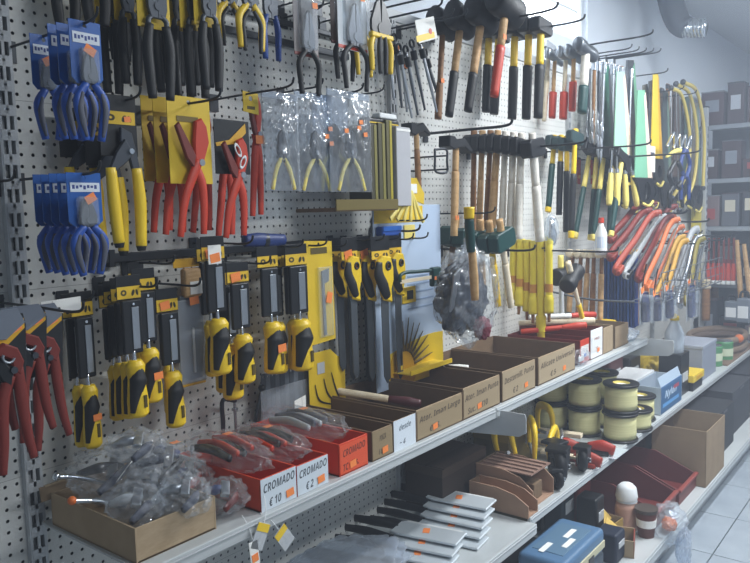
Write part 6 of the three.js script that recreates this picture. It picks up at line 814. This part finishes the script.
  // red screwdriver row on the end gondola's front
  for (let i = 0; i < 6; i++) { const p = K(709 + i * 5, 238, X - 0.04); const g = thing('red_screwdriver', `long red-shafted screwdriver hanging at the end gondola, ${where[i]}`, 'screwdriver', p, 0, 'red screwdrivers on the end gondola'); part(g, 'shaft', sweep([[0, 0, 0], [0, -0.2, 0]], 0.008), C.redDark); part(g, 'handle', sweep([[0, -0.19, 0], [0, -0.25, 0], [0, -0.32, 0]], [0.012, 0.018, 0.016]), C.red); part(g, 'end_cap', sweep([[0, -0.32, 0], [0, -0.35, 0]], 0.017), C.white); part(g, 'hang_hook', sweep([[0, -0.01, 0], [0.05, 0.0, 0]], 0.004), C.wire); }
  [[737, 240, 741, 300], [744, 244, 750, 296]].forEach((b, i) => { const p = K(b[0], b[1], X - 0.05), q = K(b[2], b[3], X - 0.05); const g = thing('axe_shaft', ['loose brown axe handle leaning at the end gondola, nearer', 'loose brown axe handle leaning at the end gondola, farther'][i], 'handle', p, 0, 'axe handles at the end gondola'); const d = q.clone().sub(p); part(g, 'shaft', sweep([[0, 0, 0], d.clone().multiplyScalar(0.5), d], [0.014, 0.018, 0.02]), C.wood); part(g, 'hang_hook', sweep([[0, -0.02, 0], [0.07, 0.0, 0]], 0.004), C.wire); });
  // coil of hose on the far end of the middle shelf's neighbour
  { const g = thing('hose_coil', 'coil of brown ribbed hose with an orange spot before the end gondola', 'hose', [5.58, SH2 + 0.012, 0.25]); for (let i = 0; i < 3; i++) part(g, 'hose_turn', new THREE.TorusGeometry(0.22 - (i % 2) * 0.02, 0.024, 10, 40).rotateX(Math.PI / 2).scale(1.4, 1, 0.8), mt(i % 2 ? '#6f5d52' : '#84705f', 0.6), [0, 0.024 + i * 0.034, 0]); part(g, 'orange_mark', new THREE.SphereGeometry(0.03, 10, 8), C.orange, [-0.12, 0.1, 0.17]);
    const b = thing('brown_sheet', 'brown fibreboard sheet lying under the coil of hose', 'sheet', [5.46, SH2, 0.23]); part(b, 'sheet_board', rb(0.86, 0.01, 0.42, 0.003, [0, 0.006, 0]), mt('#77604f', 0.7)); part(b, 'edge_strip', rb(0.86, 0.012, 0.006, 0.002, [0, 0.006, 0.212]), mt('#8a725f', 0.7)); }
  // grey goods with white handles
  [[726, 296, 738, 320], [738, 292, 750, 322]].forEach((b, i) => { const p = K((b[0] + b[2]) / 2, b[3], 5.84), t = K((b[0] + b[2]) / 2, b[1], 5.84), h = t.y - p.y; const g = thing('grey_canister', ['grey canister with pale label before the end gondola, nearer', 'grey canister with pale label before the end gondola, farther'][i], 'canister', [5.84, p.y, p.z], 0, 'grey canisters'); part(g, 'canister_body', rb(0.09, h * 0.8, 0.09, 0.01, [0, h * 0.4, 0]), mt('#727a86', 0.5)); part(g, 'paper_label', rb(0.003, h * 0.4, 0.07, 0.001, [-0.046, h * 0.35, 0]), C.white); part(g, 'handle', sweep([[0, h * 0.78, -0.03], [0, h, -0.02], [0, h, 0.02], [0, h * 0.78, 0.03]], 0.008), C.dark); part(g, 'foot', rb(0.08, p.y - 0.5 > 0 ? 0.02 : 0.01, 0.08, 0.004, [0, -0.008, 0]), C.dark); });
  // ventilation duct high at the far end
  { const g = thing('ventilation_duct', 'grey ventilation duct dropping from the ceiling to a shiny foil collar', 'duct', [4.75, 2.95, 0.16]); const a = K(670, -4, 4.75), b = K(680, 28, 4.75), c = K(706, 28, 4.75), o = V(4.75, 2.95, 0.16); const L = (p) => p.clone().sub(o); part(g, 'duct_body', sweep([V(L(a).x, -0.002, L(a).z), L(a), L(b).add(V(0, 0.02, 0)), L(b).lerp(L(c), 0.3)], [0.075, 0.075, 0.07, 0.066]), mt('#565d66', 0.55)); part(g, 'foil_collar', sweep([L(b).lerp(L(c), 0.1), L(b).lerp(L(c), 0.5), L(c)], [0.05, 0.055, 0.045]), C.chrome); for (let i = 0; i < 7; i++) part(g, 'foil_ring', new THREE.TorusGeometry(0.054, 0.005, 8, 20), C.chrome, L(b).lerp(L(c), 0.15 + i * 0.13).toArray()); }
}
renderer.render(scene, camera);
